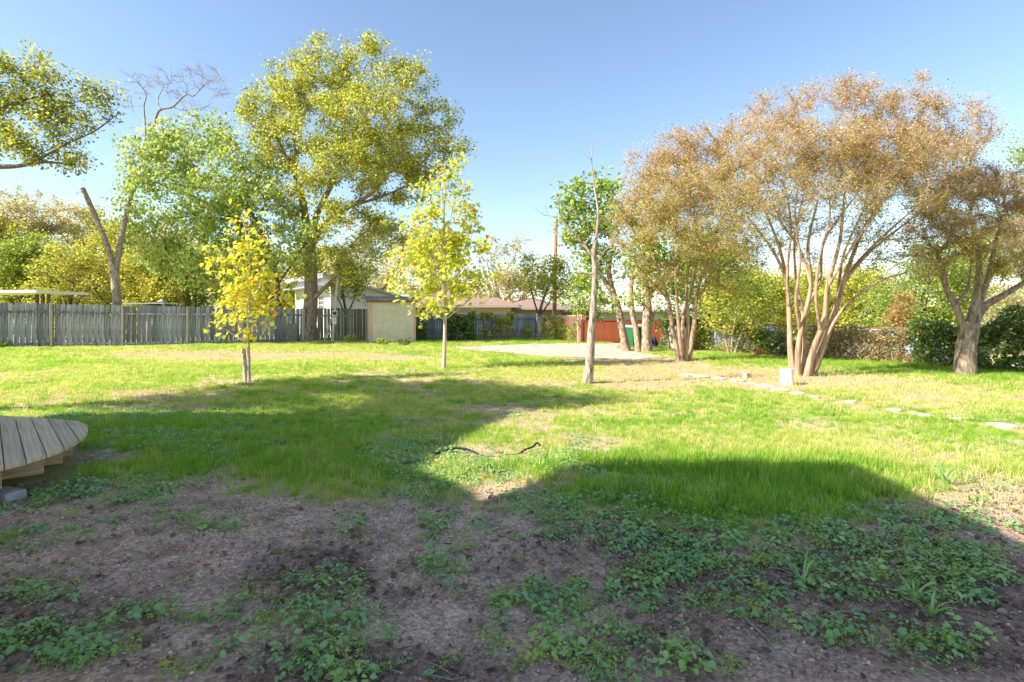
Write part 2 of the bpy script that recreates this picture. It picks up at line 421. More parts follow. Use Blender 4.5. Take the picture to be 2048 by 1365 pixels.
m, nt, b = new_mat('yard_earth')
at = nt.nodes.new("ShaderNodeAttribute"); at.attribute_name = "cover"
sep = nt.nodes.new("ShaderNodeSeparateColor"); nt.links.new(at.outputs["Color"], sep.inputs[0])
fine = noise_tex(nt, 55, 6, rough=0.75)
mid = noise_tex(nt, 4.5, 6)
soil = ramp(nt, mid, [(0.3, (0.31, 0.205, 0.145)), (0.5, (0.58, 0.40, 0.285)), (0.72, (0.76, 0.56, 0.415))])
tc = nt.nodes.new("ShaderNodeTexCoord")
vor = nt.nodes.new("ShaderNodeTexVoronoi"); vor.inputs["Scale"].default_value = 62; vor.inputs["Randomness"].default_value = 1
nt.links.new(tc.outputs["Object"], vor.inputs["Vector"])
grit = ramp(nt, vor.outputs["Color"], [(0.0, (0.34, 0.32, 0.31)), (0.35, (0.72, 0.70, 0.68)), (0.7, (1.08, 1.05, 1.02)), (1.0, (1.7, 1.6, 1.5))])
soil = mixc(nt, 0.8, soil, grit, 'MULTIPLY')
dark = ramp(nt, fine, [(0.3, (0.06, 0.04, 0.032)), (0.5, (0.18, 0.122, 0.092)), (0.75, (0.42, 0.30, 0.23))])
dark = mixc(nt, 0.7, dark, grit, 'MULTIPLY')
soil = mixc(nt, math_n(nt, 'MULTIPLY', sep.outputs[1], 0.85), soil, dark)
straw_c = ramp(nt, fine, [(0.3, (0.34, 0.235, 0.13)), (0.6, (0.56, 0.42, 0.25)), (0.8, (0.66, 0.53, 0.34))])
soil = mixc(nt, math_n(nt, 'MULTIPLY', sep.outputs[2], 0.75), soil, straw_c)
turf = ramp(nt, fine, [(0.3, (0.22, 0.25, 0.06)), (0.55, (0.42, 0.43, 0.12)), (0.8, (0.56, 0.52, 0.22))])
gfac = math_n(nt, 'MULTIPLY', sep.outputs[0], 0.9)
colr = mixc(nt, gfac, soil, turf)
nt.links.new(colr, b.inputs["Base Color"])
b.inputs["Roughness"].default_value = 0.95; b.inputs["Specular IOR Level"].default_value = 0.15
hsum = math_n(nt, 'ADD', math_n(nt, 'MULTIPLY', fine, 0.6), math_n(nt, 'MULTIPLY', vor.outputs["Distance"], -0.8))
add_bump(nt, b, hsum, 0.8, 0.012)
gme = np_mesh('ground', V, Q, m, smooth=True)
a = gme.attributes.new("cover", 'FLOAT_COLOR', 'POINT')
cc = np.ones((len(V), 4), np.float32)
cc[:, 0] = gr.ravel(); cc[:, 1] = mu.ravel(); cc[:, 2] = st.ravel()
a.data.foreach_set("color", cc.ravel())
tag(obj('ground', gme), 'lawn ground with bare sandy earth in front', kind='structure')

# gravel drive, a sheet just above the ground
def ground_patch(name, pxpoly, mat, label, lift=0.012, step=0.35, jit=0.25):
    poly = np.array([G(*p) for p in pxpoly]) if pxpoly and pxpoly[0][1] > 100 else np.array(pxpoly)
    x0, y0 = poly.min(0) - 0.6; x1, y1 = poly.max(0) + 0.6
    xs = np.arange(x0, x1, step); ys = np.arange(y0, y1, step)
    A, B = np.meshgrid(xs, ys)
    wx = A + jit * (fbm(A * 0.9, B * 0.9, 71) - 0.5) * 4; wy = B + jit * (fbm(A * 0.9, B * 0.9, 72) - 0.5) * 4
    ins = np.zeros_like(A, bool); n = len(poly)
    for i in range(n):
        (ax, ay), (bx, by) = poly[i], poly[(i + 1) % n]
        c = ((ay > wy) != (by > wy)) & (wx < (bx - ax) * (wy - ay) / (by - ay + 1e-9) + ax)
        ins ^= c
    idx = -np.ones(A.shape, int); r, c = A.shape
    cell = ins[:-1, :-1] & ins[1:, :-1] & ins[:-1, 1:] & ins[1:, 1:]
    jj, kk = np.nonzero(cell)
    k = (np.arange(r * c)).reshape(r, c)
    Qs = np.stack([k[jj, kk], k[jj, kk + 1], k[jj + 1, kk + 1], k[jj + 1, kk]], -1)
    used = np.unique(Qs); remap = -np.ones(r * c, int); remap[used] = np.arange(len(used))
    Vv = np.stack([A.ravel(), B.ravel(), zg(A.ravel(), B.ravel()) + lift], -1)[used]
    o = obj(name, np_mesh(name, Vv, remap[Qs], mat, smooth=True))
    tag(o, label, kind='structure')
    return o
M['gravel'] = mat_noise('pale_gravel', [(0.3, (0.30, 0.24, 0.17)), (0.5, (0.48, 0.40, 0.31)), (0.75, (0.62, 0.54, 0.44))], 2.5, 8, 0.95, 0.6, 0.015)
drive_poly = [(880, 697), (960, 693), (1050, 689.5), (1170, 687.5), (1245, 688.5), (1243, 700), (1300, 708), (1330, 716), (1250, 724), (1170, 719), (1090, 713), (1000, 706), (930, 702)]
ground_patch('gravel_driveway', drive_poly, M['gravel'], 'pale gravel drive leading to the rust red gate', 0.015, 0.25)
def fs_pt(s, t):
    """point at distance s outside and t along the right-hand fence line"""
    return (7.4 + FN[0] * s + 0.569 * t, 22.0 + FN[1] * s - 0.823 * t)
ground_patch('street', [fs_pt(6, -60), fs_pt(14, -60), fs_pt(14, 30), fs_pt(6, 30)], M['asphalt'], 'street beyond the right-hand fence', 0.03, 1.0, 0.0)

# ------------------------------------------------------------------ tree builder
def tubes_np(A, B, ra, rb, n):
    """frusta from A to B (m,3) -> V, Q"""
    m = len(A)
    t = B - A; L = np.linalg.norm(t, axis=1, keepdims=True) + 1e-9; t = t / L
    B = B + t * (rb[:, None] * 0.3)
    ref = np.tile(np.array([[0.31, 0.17, 0.93]]), (m, 1))
    bad = np.abs((t * ref).sum(1)) > 0.95; ref[bad] = (1, 0, 0)
    u = np.cross(t, ref); u /= np.linalg.norm(u, axis=1, keepdims=True); v = np.cross(u, t)
    ang = np.arange(n) * 2 * np.pi / n
    ca, sa = np.cos(ang), np.sin(ang)
    ring = u[:, None] * ca[None, :, None] + v[:, None] * sa[None, :, None]
    V = np.concatenate([A[:, None] + ring * ra[:, None, None], B[:, None] + ring * rb[:, None, None]], 1).reshape(-1, 3)
    base = (np.arange(m) * 2 * n)[:, None]
    k = np.arange(n); k2 = (k + 1) % n
    Q = np.stack([base + k, base + k2, base + n + k2, base + n + k], -1).reshape(-1, 4)
    return V, Q

def smooth_poly(pts, sub=6):
    pts = np.array(pts, float)
    if len(pts) < 3:
        return np.array([pts[0] + (pts[-1] - pts[0]) * t for t in np.linspace(0, 1, sub + 1)])
    out = []
    ext = np.vstack([2 * pts[0] - pts[1], pts, 2 * pts[-1] - pts[-2]])
    for i in range(1, len(ext) - 2):
        p0, p1, p2, p3 = ext[i - 1:i + 3]
        for t in np.linspace(0, 1, sub, endpoint=False):
            out.append(0.5 * (2 * p1 + (p2 - p0) * t + (2 * p0 - 5 * p1 + 4 * p2 - p3) * t * t + (3 * p1 - p0 - 3 * p2 + p3) * t ** 3))
    out.append(pts[-1]); return np.array(out)

def trunk_mesh(pts, r0, r1, mat, flare=0.35, n=12, knob=0.10, seed=1, fluted=0.0):
    pts = np.array(pts); m = len(pts)
    seg = np.r_[0, np.cumsum(np.linalg.norm(np.diff(pts, axis=0), axis=1))]
    t = seg / seg[-1]
    rad = r0 + (r1 - r0) * t ** 0.8
    rad = rad * (1 + flare * np.exp(-seg / max(0.12, r0 * 1.6)))
    V = []; 
    for i in range(m):
        tg = pts[min(i + 1, m - 1)] - pts[max(i - 1, 0)]; tg /= np.linalg.norm(tg)
        u = np.cross(tg, (0.05, 1, 0.02)); u /= np.linalg.norm(u); v = np.cross(tg, u)
        a = np.arange(n) * 2 * np.pi / n
        nz = 1 + knob * 2 * (fbm(np.cos(a) * 1.6 + seed * 7, np.sin(a) * 1.6 + seg[i] * 1.8, seed, 3) - 0.5)
        nz *= 1 + (fluted + 0.5 * flare * math.exp(-seg[i] / max(0.1, r0))) * 0.35 * np.cos(a * 4 + seed)
        V.append(pts[i] + (np.cos(a) * nz)[:, None] * u * rad[i] + (np.sin(a) * nz)[:, None] * v * rad[i])
    V = np.concatenate(V)
    i, k = np.meshgrid(np.arange(m - 1), np.arange(n), indexing='ij'); k2 = (k + 1) % n
    Q = np.stack([i * n + k, i * n + k2, (i + 1) * n + k2, (i + 1) * n + k], -1).reshape(-1, 4)
    # close the top
    V = np.vstack([V, pts[-1] + (pts[-1] - pts[-2]) * 0.15])
    top = len(V) - 1; kk = np.arange(0, n, 1)
    Qt = np.stack([(m - 1) * n + kk, (m - 1) * n + (kk + 1) % n, np.full(n, top), np.full(n, top)], -1)
    me = bpy.data.meshes.new('trunk')
    faces = [tuple(q) for q in Q] + [tuple(q[:3]) for q in Qt]
    me.from_pydata([tuple(p) for p in V], [], faces)
    me.polygons.foreach_set("use_smooth", np.ones(len(me.polygons), bool))
    me.materials.append(mat)
    return me

LEAF_SHAPES = {
    'simple': np.array([(0, 0, 0), (0.45, 0.5, 0.10), (1, 0, -0.05), (0.45, -0.5, 0.10)]),
    'narrow': np.array([(0, 0, 0), (0.4, 0.28, 0.06), (1, 0, -0.12), (0.4, -0.28, 0.06)]),
}
def leaf_mesh(name, pos, size, cols, mat, shape='simple', droop=0.0, flat=0.5, ratio=0.75, r=None):
    """one quad per leaf, folded along the midrib"""
    r = r or rng
    n = len(pos)
    a = r.normal(size=(n, 3)); a[:, 2] = a[:, 2] * (1 - flat) - droop
    a /= np.linalg.norm(a, axis=1, keepdims=True)
    up = r.normal(size=(n, 3)) * 0.8 + np.array([0, 0, 1.0])
    s = np.cross(up, a); s /= np.linalg.norm(s, axis=1, keepdims=True) + 1e-9
    nn = np.cross(a, s)
    sh = LEAF_SHAPES[shape]
    sz = size * (0.6 + 0.8 * r.random(n))
    V = (pos[:, None] + (a[:, None] * sh[None, :, 0:1] + s[:, None] * sh[None, :, 1:2] * ratio + nn[:, None] * sh[None, :, 2:3]) * sz[:, None, None])
    Q = np.arange(n * 4).reshape(n, 4)
    return np_mesh(name, V.reshape(-1, 3), Q, mat, cols=cols)

def pick_cols(n, palette, var=0.22, r=None):
    r = r or rng
    cs = np.array([c for _, c in palette]); w = np.array([w for w, _ in palette], float); w /= w.sum()
    c = cs[r.choice(len(cs), n, p=w)]
    c = c * 1.25 * (1 + var * r.normal(size=(n, 1))) * (1 + 0.08 * r.normal(size=(n, 3)))
    return np.clip(c, 0.004, 0.85)

def tree(name, label, base, trunks, blobs, palette, leaf=0.12, per_tip=40, spread=0.45, shape='simple', droop=0.1, flat=0.5, ratio=0.75,
         bark='bark_grey', twig='twig', twig_r=0.006, group=None, cat='tree', step=0.45, seed=1, knob=0.10, pal_fn=None, trunk_n=12, flare=0.35,
         leafless=False, mat='leaf', pexp=2.3, minfrac=0.35, wob=0.18, leaf_fn=None, upb=0.25, fluted=0.0, max_r=None, extra_twigs=0):
    """trunks: [(list of 3D points, r0, r1)], first is the main stem; blobs: [(centre, radii, tips)]"""
    r = np.random.default_rng(seed)
    root = empty(name, base)
    tag(root, label, cat, group)
    B0 = np.array(base, float)
    pos, par, rfix = [], [], []
    for ti, (pts, r0, r1) in enumerate(trunks):
        sp = smooth_poly(pts, 6)
        if ti > 0 and len(pts) > 0:
            pass
        me = trunk_mesh(sp - B0, r0, r1, M[bark], flare if r0 > 0.5 * trunks[0][1] and abs(sp[0][2] - B0[2]) < 0.3 else 0.05, trunk_n, knob, seed * 3 + ti, fluted)
        obj('trunk' if abs(sp[0][2] - B0[2]) < 0.3 else 'limb', me, root)
        b0 = len(pos)
        for i, p in enumerate(sp):
            pos.append(p); par.append(-1 if i == 0 else b0 + i - 1)
            rfix.append(r0 + (r1 - r0) * i / (len(sp) - 1))
    ntr = len(pos)
    pos = [np.array(p, float) for p in pos]
    tips = []
    for c, rad, nt_ in blobs:
        c = np.array(c, float); rad = np.array(rad, float)
        d = r.normal(size=(nt_, 3)); d /= np.linalg.norm(d, axis=1, keepdims=True)
        rr = (0.25 + 0.75 * r.random((nt_, 1))) ** 0.6
        tips.append(c + d * rr * rad)
    tips = np.concatenate(tips) if tips else np.zeros((0, 3))
    zmin = B0[2] + minfrac * max(t[0][-1][2] - B0[2] for t in trunks)
    arr = np.zeros((ntr + len(tips) * 14 + 10, 3)); arr[:ntr] = pos
    tdir = np.zeros_like(arr)
    for i in range(ntr):
        j = par[i] if par[i] >= 0 else i + 1
        v = (arr[i] - arr[j]) * (1 if par[i] >= 0 else -1)
        tdir[i] = v / (np.linalg.norm(v) + 1e-9)
    n = ntr
    ok = np.zeros(len(arr), bool); ok[:ntr] = arr[:ntr, 2] >= zmin
    D0 = np.min(np.linalg.norm(tips[:, None] - arr[None, :ntr][:, ok[:ntr]], axis=2), axis=1) if len(tips) else []
    tipnode = []
    A_, B_, I_ = [], [], []
    for q in np.argsort(D0):
        tp = tips[q]
        dv = tp - arr[:n]; L = np.linalg.norm(dv, axis=1) + 1e-6
        cosang = (dv * tdir[:n]).sum(1) / L
        cost = L * (1 + upb * (1 - cosang)) + np.where(ok[:n], 0, 1e6) + 0.8 * np.maximum(arr[:n, 2] - tp[2], 0)
        k = int(np.argmin(cost))
        p0 = arr[k]; Lk = L[k]; d0 = tdir[k]
        ns = int(min(12, max(1, round(Lk / step))))
        ctrl = p0 + (d0 * 0.45 + np.array([0, 0, 0.10])) * Lk * 0.5
        prev = k
        for s in range(1, ns + 1):
            t = s / ns
            pt = (1 - t) ** 2 * p0 + 2 * t * (1 - t) * ctrl + t * t * tp
            if s < ns: pt = pt + r.normal(size=3) * wob * Lk / ns
            arr[n] = pt; par.append(prev); ok[n] = True
            v = pt - arr[prev]; tdir[n] = v / (np.linalg.norm(v) + 1e-9)
            prev = n; n += 1
        tipnode.append(prev)
    par = np.array(par); rad = np.zeros(n); acc = np.zeros(n)
    for i in range(n - 1, -1, -1):
        rp = acc[i] ** (1 / pexp) if acc[i] > 0 else twig_r
        rad[i] = rp
        if par[i] >= 0: acc[par[i]] += rp ** pexp
    for i in range(ntr): rad[i] = rfix[i]
    e = np.arange(ntr, n)
    if len(e):
        pe = par[e]
        ra = np.minimum(rad[pe], rad[e] * 1.5 + 0.001)
        if max_r: ra = np.minimum(ra, max_r)
        rb = np.minimum(rad[e], ra)
        Aa, Bb = arr[pe] - B0, arr[e] - B0
        big = ra > 0.03
        for sel, nm, ns, mt in ((big, 'branches', 6, bark), (~big, 'twigs', 3, twig)):
            if sel.any():
                Vv, Qq = tubes_np(Aa[sel], Bb[sel], ra[sel], rb[sel], ns)
                o = obj(nm, np_mesh(nm, Vv, Qq, M[mt], smooth=True), root)
                o["kind"] = "stuff"
        if extra_twigs:
            k = r.integers(0, len(e), extra_twigs)
            s0 = Aa[k] + (Bb[k] - Aa[k]) * r.random((extra_twigs, 1))
            dd = (Bb[k] - Aa[k]); dd /= np.linalg.norm(dd, axis=1, keepdims=True) + 1e-9
            dd = dd + r.normal(size=dd.shape) * 0.55 + np.array([0, 0, 0.15])
            dd *= (spread * (0.5 + r.random((extra_twigs, 1)))) / np.linalg.norm(dd, axis=1, keepdims=True)
            Vv, Qq = tubes_np(s0, s0 + dd, np.full(extra_twigs, twig_r * 0.7), np.full(extra_twigs, twig_r * 0.3), 3)
            o = obj('fine_twigs', np_mesh('fine_twigs', Vv, Qq, M[twig]), root); o["kind"] = "stuff"
            xt = s0 + dd * r.random((extra_twigs, 1))
    if not leafless and len(tipnode):
        tn = np.array(tipnode)
        N = len(tn) * per_tip
        which = np.repeat(np.arange(len(tn)), per_tip)
        a0 = arr[tn][which]; a1 = arr[np.maximum(par[tn], 0)][which]
        f = r.random((N, 1)) ** 1.5
        jitter = np.repeat(0.6 + 0.8 * r.random(len(tn)), per_tip)[:, None]
        lp = a0 + (a1 - a0) * f + np.clip(r.normal(size=(N, 3)), -1.5, 1.5) * spread * jitter * np.array([1, 1, 0.8]) * 0.6
        lp -= B0
        if extra_twigs:
            lp = np.vstack([lp, xt + r.normal(size=xt.shape) * 0.05])
        N = len(lp)
        cols = pick_cols(N, palette, r=r)
        if pal_fn is not None: cols = pal_fn(lp + B0, cols, r)
        o = obj('crown', leaf_mesh('crown', lp, leaf, cols, M[mat], shape, droop, flat, ratio, r), root)
        o["kind"] = "stuff"
    return root, arr[np.array(tipnode)] if tipnode else None

def pts_px(lst, d, base=None):
    """list of (x, y[, dd]) pixels at depth d+dd"""
    return [np.array(P(p[0], p[1], d + (p[2] if len(p) > 2 else 0.0))) for p in lst]

def blobs_px(lst, d, dens, rd=1.0):
    out = []
    for b_ in lst:
        x, y, rx, ry = b_[:4]; dd = b_[4] if len(b_) > 4 else 0.0
        k = (d + dd) / F
        c = np.array(P(x, y, d + dd)); rx *= k; ry *= k
        rdp = rd * (rx + ry) / 2
        out.append((c, (rx, rdp, ry), max(3, int(dens * rx * ry * rdp ** 0.5))))
    return out

def base_at(x, y):
    g = G(x, y); return (g[0], g[1], zf(*g) - 0.02), g[1]

# ------------------------------------------------------------------ off-camera house (behind and to the left) that shades the foreground
house = empty('shading_house', (-8.5, -1.0, zf(-8.5, -1.0)))
tag(house, 'pale house behind and left of the viewer whose roof shades the foreground', 'house')
hz = -house.location.z
def hb(name, mat, fn):
    mb = MB(); fn(mb); o = mb.build(name, mat, house); o.location = (8.5, 1.0, hz); return o
hb('wall', M['cream'], lambda m_: m_.box(-9.3, -4.6, -2.0, 0.2, -0.1, 3.85))
hb('wall', M['cream'], lambda m_: m_.box(-12.6, -7.4, 0.8, 5.0, -0.1, 4.75))
# unseen porch roof shaped to cast the foreground shadow, white for bounce, level eave at 4 m
hb('roof', M['white'], lambda m_: m_.prism([Vector(p) for p in ((-2.15, -2.2, 0), (-2.15, 3.16, 0), (-4.44, 3.3, 0), (-5.5, 2.35, 0), (-7.2, 2.3, 0), (-10.0, 2.2, 0), (-10.0, -2.2, 0))], Vector((0, 0, 3.9)), Vector((0, 0, 4.02))))
hb('roof', M['shingle'], lambda m_: m_.prism([Vector(p) for p in ((-13.0, 0.4, 0), (-13.0, 5.5, 0), (-6.75, 5.55, 0), (-7.55, 2.6, 0), (-7.0, 2.0, 0), (-7.0, 0.4, 0))], Vector((0, 0, 4.8)), Vector((0, 0, 5.02))))
for X_, Y_ in ((-5.2, 2.2), (-7.1, 2.0), (-2.4, 0.3), (-2.4, -1.9)):
    hb('post', M['white'], lambda m_: m_.box(X_ - 0.06, X_ + 0.06, Y_ - 0.06, Y_ + 0.06, -0.1, 3.9 if X_ > -6 else 4.8))
hb('window', M['glass'], lambda m_: m_.box(-6.6, -5.2, 0.2, 0.23, 1.0, 2.2))

# ------------------------------------------------------------------ fences
def picket_mesh(w, t, ear, mat, name='picket'):
    mb = MB()
    poly = [Vector(p) for p in ((-w/2, 0, 0), (w/2, 0, 0), (w/2, 0, 1 - ear), (w/2 - ear * 0.75, 0, 1), (-w/2 + ear * 0.75, 0, 1), (-w/2, 0, 1 - ear))]
    mb.prism(poly, Vector((0, -t/2, 0)), Vector((0, t/2, 0)))
    return mb.mesh(name, mat)

def picket_fence(label, a, b, h0, h1, pw, gap, mats, post_every, rails, cap=None, seed=1, posts=True):
    r = random.Random(seed)
    a = Vector((a[0], a[1], 0)); b = Vector((b[0], b[1], 0))
    L = (b - a).length; ang = math.atan2(b.y - a.y, b.x - a.x)
    root = empty('picket_fence', (a.x, a.y, zf(a.x, a.y)), ang)
    tag(root, label, 'fence')
    z0 = root.location.z
    def gz(s):
        p = a + (b - a) * (s / L); return zf(p.x, p.y) - z0
    meshes = [picket_mesh(pw * k, 0.018, e, m_) for m_ in mats for k, e in ((1.0, 0.022), (0.97, 0.03), (0.93, 0.018))]
    s = pw / 2
    while s < L:
        h = h0 + (h1 - h0) * s / L + r.uniform(-0.025, 0.02)
        zb = gz(s) + r.uniform(0.01, 0.06)
        o = bpy.data.objects.new('picket', r.choice(meshes))
        o.location = (s, 0.012 + r.uniform(-0.003, 0.003), zb)
        o.rotation_euler = (r.uniform(-0.01, 0.01), r.uniform(-0.012, 0.012), r.uniform(-0.03, 0.03))
        o.scale = (1, 1, h - zb + gz(s))
        link(o, root)
        s += pw + gap * r.uniform(0.2, 1.0) * (2.2 if r.random() < 0.12 else 1)
    np_ = max(1, int(L / post_every))
    for i in range(np_ + 1):
        s = L * i / np_
        if posts:
            mb = MB(); hh = h0 + (h1 - h0) * s / L
            mb.box(-0.045, 0.045, -0.13, -0.045, -0.15, hh + 0.01)
            mb.build('post', M['post'], root, loc=(s, 0, gz(s)), rot=(r.uniform(-0.01, 0.01), r.uniform(-0.015, 0.015), 0), bevel=0.005)
        if i < np_:
            s2 = L * (i + 1) / np_
            for zr in rails:
                k0 = (h0 + (h1 - h0) * s / L) * zr; k1 = (h0 + (h1 - h0) * s2 / L) * zr
                mb = MB(); mb.bar((s + 0.002, -0.022, gz(s) + k0), (s2 - 0.002, -0.022, gz(s2) + k1), 0.04, 0.085)
                mb.build('rail', mats[0], root)
    return root

FA = np.array([-24.5, 21.7]); FB = np.array([-4.9, 30.4])
picket_fence('long weathered grey wooden fence along the left of the lawn', FA, (-10.6, 27.87), 1.97, 1.72, 0.186, 0.018, [M['fence']], 2.35, (0.08, 0.80), seed=3)
picket_fence('dark mossy wooden fence behind the big tree and tan shed', (-10.58, 27.88), FB, 1.74, 1.62, 0.15, 0.02, [M['fence_dark']], 2.4, (0.1, 0.78), seed=4)
S2a, S2b = (-4.7, 30.0), (1.5, 33.4)
picket_fence('grey wooden fence with vines to the right of the tan shed', S2a, S2b, 1.43, 1.45, 0.14, 0.012, [M['fence']], 2.4, (0.15, 0.8), seed=5)
tag_plate = MB().box(-0.27, 0.27, -0.012, 0.0, 0, 0.95)
p_ = FA + (np.array([-10.6, 27.87]) - FA) * 0.965
o = tag_plate.build('plywood_sheet', M['fence_dark'], None, loc=(p_[0] + 0.04, p_[1] - 0.17, zf(*p_)), rot=(-0.03, 0, math.atan2(6.17, 13.9)))
tag(o, 'dark plywood sheet leaning on the long grey fence near the big tree', 'board')

def chain_link(label, pts, h, post_mat, rail_mat, spacing=3.0, wires=True):
    root = empty('chain_link_fence', (pts[0][0], pts[0][1], zf(*pts[0])))
    tag(root, label, 'fence')
    O = Vector(root.location)
    W = []
    for i in range(len(pts) - 1):
        a, b = Vector((*pts[i], 0)), Vector((*pts[i + 1], 0)); L = (b - a).length
        n = max(1, round(L / spacing))
        for k in range(n + (1 if i == len(pts) - 2 else 0)):
            p = a + (b - a) * k / n; z = zf(p.x, p.y)
            mb = MB(); mb.tube([(p.x, p.y, z - 0.15), (p.x, p.y, z + h + 0.04)], 0.03, 8)
            mb.tube([(p.x, p.y, z + h + 0.04), (p.x, p.y, z + h + 0.075)], [0.036, 0.012], 8)
            mb.build('post', post_mat, root, True, loc=-O)
        za, zb = zf(a.x, a.y) + h, zf(b.x, b.y) + h
        MB().tube([(a.x, a.y, za), (b.x, b.y, zb)], 0.024, 8).build('top_rail', rail_mat, root, True, loc=-O)
        t = (b - a) / L
        s = -h
        while s < L:
            for sg in (1, -1):
                s0, s1 = (s, s + h) if sg > 0 else (s + h, s)
                q0, q1 = max(0, min(L, s0)), max(0, min(L, s1))
                if abs(q1 - q0) < 0.02: continue
                f0, f1 = (q0 - s0) / (s1 - s0), (q1 - s0) / (s1 - s0)
                pa = a + t * q0; pb = a + t * q1
                W.append(((pa.x, pa.y, zf(pa.x, pa.y) + 0.03 + f0 * (h - 0.05)), (pb.x, pb.y, zf(pb.x, pb.y) + 0.03 + f1 * (h - 0.05))))
            s += 0.085
    A = np.array([w[0] for w in W]) - np.array(O); B = np.array([w[1] for w in W]) - np.array(O)
    rr = np.full(len(A), 0.0018)
    Vv, Qq = tubes_np(A, B, rr, rr, 3)
    o = obj('wire_mesh', np_mesh('wire_mesh', Vv, Qq, M['galv']), root); o["kind"] = "stuff"
    return root

chain_link('galvanised chain-link fence in front of the vine covered grey boards', [(-4.6, 29.2), (0.2, 31.0), (1.65, 31.6), (3.45, 27.3)], 1.32, M['galv'], M['galv'], 2.6)
RF = [fs_pt(0, 0.0), fs_pt(0, 5.2), fs_pt(0, 9.9), fs_pt(0, 16)]
chain_link('rusty pipe and wire fence under the hedge along the right side', RF, 1.02, M['rust'], M['rust'], 2.6)

# gate of vertical boards in a dark frame
ga, gb = Vector((3.5, 27.2, 0)), Vector((8.1, 26.95, 0))
root = empty('privacy_gate', (ga.x, ga.y, zf(ga.x, ga.y)), math.atan2(gb.y - ga.y, gb.x - ga.x))
tag(root, 'rust red solid board gate at the end of the gravel drive', 'gate')
GL = (gb - ga).length; GH = 1.09
nb = 24
bmesh_ = MB().box(-GL / nb / 2 + 0.003, GL / nb / 2 - 0.003, -0.012, 0.012, 0.07, GH - 0.05).mesh('board', M['gate'])
for i in range(nb): obj('board', bmesh_, root, loc=((i + 0.5) * GL / nb, random.uniform(-0.003, 0.003), 0))
for z_ in (0.05, GH): MB().box(0, GL, -0.04, 0.04, z_ - 0.035, z_ + 0.035).build('frame_rail', M['gate_dark'], root)
for x_ in (-0.045, GL * 0.5, GL + 0.045): MB().box(x_ - 0.045, x_ + 0.045, -0.05, 0.05, -0.15, GH + 0.06).build('frame_post', M['gate_dark'], root)
# tall timber post on the left of the gate
o = MB().box(-0.06, 0.06, -0.06, 0.06, -0.2, 1.42).build('gate_post', M['joist'], None, loc=(3.34, 27.6, zf(3.34, 27.6)), bevel=0.006)
tag(o, 'orange timber post at the left end of the rust red gate', 'post')
# low board panel right of the twin trunks
pr = empty('board_screen', (*fs_pt(-0.9, -0.6), zf(*fs_pt(-0.9, -0.6))), R(-62)); tag(pr, 'short tan board screen beside the rough twin trunks', 'screen')
for i in range(7):
    MB().box(-0.065, 0.065, -0.01, 0.01, -0.02, 0.92 + 0.02 * (i % 3)).build('board', M['post'], pr, loc=(i * 0.14, 0, 0), bevel=0.004)
for z_ in (0.2, 0.75): MB().box(-0.06, 0.9, 0.011, 0.045, z_ - 0.04, z_ + 0.04).build('rail', M['post'], pr)

# ------------------------------------------------------------------ tan shed
SH = P(741, 690, 26.6); SH.z = zf(SH.x, SH.y)
sa = R(18)
shed = empty('garden_shed', SH, sa); tag(shed, 'small tan clapboard shed with salmon corner trim and rusty tin roof', 'shed')
SW, SD, S_H = 2.12, 1.75, 2.06                     # width, depth, height at front
def clap(name, x0, x1, along, h0, h1, mat, n=16):
    """overlapping clapboards on one wall; along: function (t, out) -> local Vector"""
    mb = MB(); hh = 0.1
    z = 0.12; k = 0
    while z < max(h0, h1):
        z2 = min(z + 0.118, max(h0, h1) + 0.01)
        vs = [along(x0, 0.034, z), along(x1, 0.034, z), along(x1, 0.004, z2), along(x0, 0.004, z2), along(x0, 0.0, z), along(x1, 0.0, z)]
        mb.add(vs, [(0, 1, 2, 3), (4, 5, 1, 0)]); z += 0.118
    mb.add([along(x0, 0, 0.1), along(x1, 0, 0.1), along(x1, 0, h1), along(x0, 0, h0)], [(0, 1, 2, 3)])
    return mb.build(name, mat, shed)
clap('front_siding', 0, SW, lambda t, o_, z: Vector((t, -o_, z)), S_H, S_H, M['siding'])
clap('side_siding', 0, SD, lambda t, o_, z: Vector((-o_, t, z)), S_H, S_H, M['siding'])
clap('side_siding', 0, SD, lambda t, o_, z: Vector((SW + o_, t, z)), S_H, S_H, M['siding'])
MB().box(0, SW, SD - 0.01, SD, 0.1, S_H).build('back_wall', M['siding'], shed)
for x_, y_ in ((0, 0), (SW, 0), (0, SD), (SW, SD)):
    MB().box(x_ - 0.05, x_ + 0.05, y_ - 0.05, y_ + 0.05, 0.08, S_H - 0.002).build('corner_trim', M['trim'], shed)
for x_ in (0.05, SW / 2, SW - 0.05):
    for y_ in (0.02, SD - 0.05): MB().box(x_ - 0.1, x_ + 0.1, y_ - 0.1, y_ + 0.1, -0.1, 0.118).build('foundation_block', M['concrete'], shed)
mb = MB()                                            # corrugated roof sheet
nc = 46
for i in range(nc + 1):
    t = i / nc; x_ = -0.25 + t * (SW + 0.5); zz = 0.012 * math.sin(i * math.pi * 0.9)
    mb.v += [(x_, -0.22, S_H + 0.05 + zz + 0.012 * math.sin(i * .5)), (x_, SD + 0.3, S_H + 0.30 + zz), (x_, -0.22, S_H + 0.035 + zz + 0.012 * math.sin(i * .5)), (x_, SD + 0.3, S_H + 0.285 + zz)]
for i in range(nc):
    j = 4 * i; mb.f += [(j, j + 4, j + 5, j + 1), (j + 2, j + 3, j + 7, j + 6), (j, j + 2, j + 6, j + 4), (j + 1, j + 5, j + 7, j + 3)]
mb.build('tin_roof', M['rust_roof'], shed)
MB().box(-0.18, SW + 0.18, -0.17, -0.12, S_H - 0.05, S_H + 0.03).build('fascia', M['bark_dark'], shed)
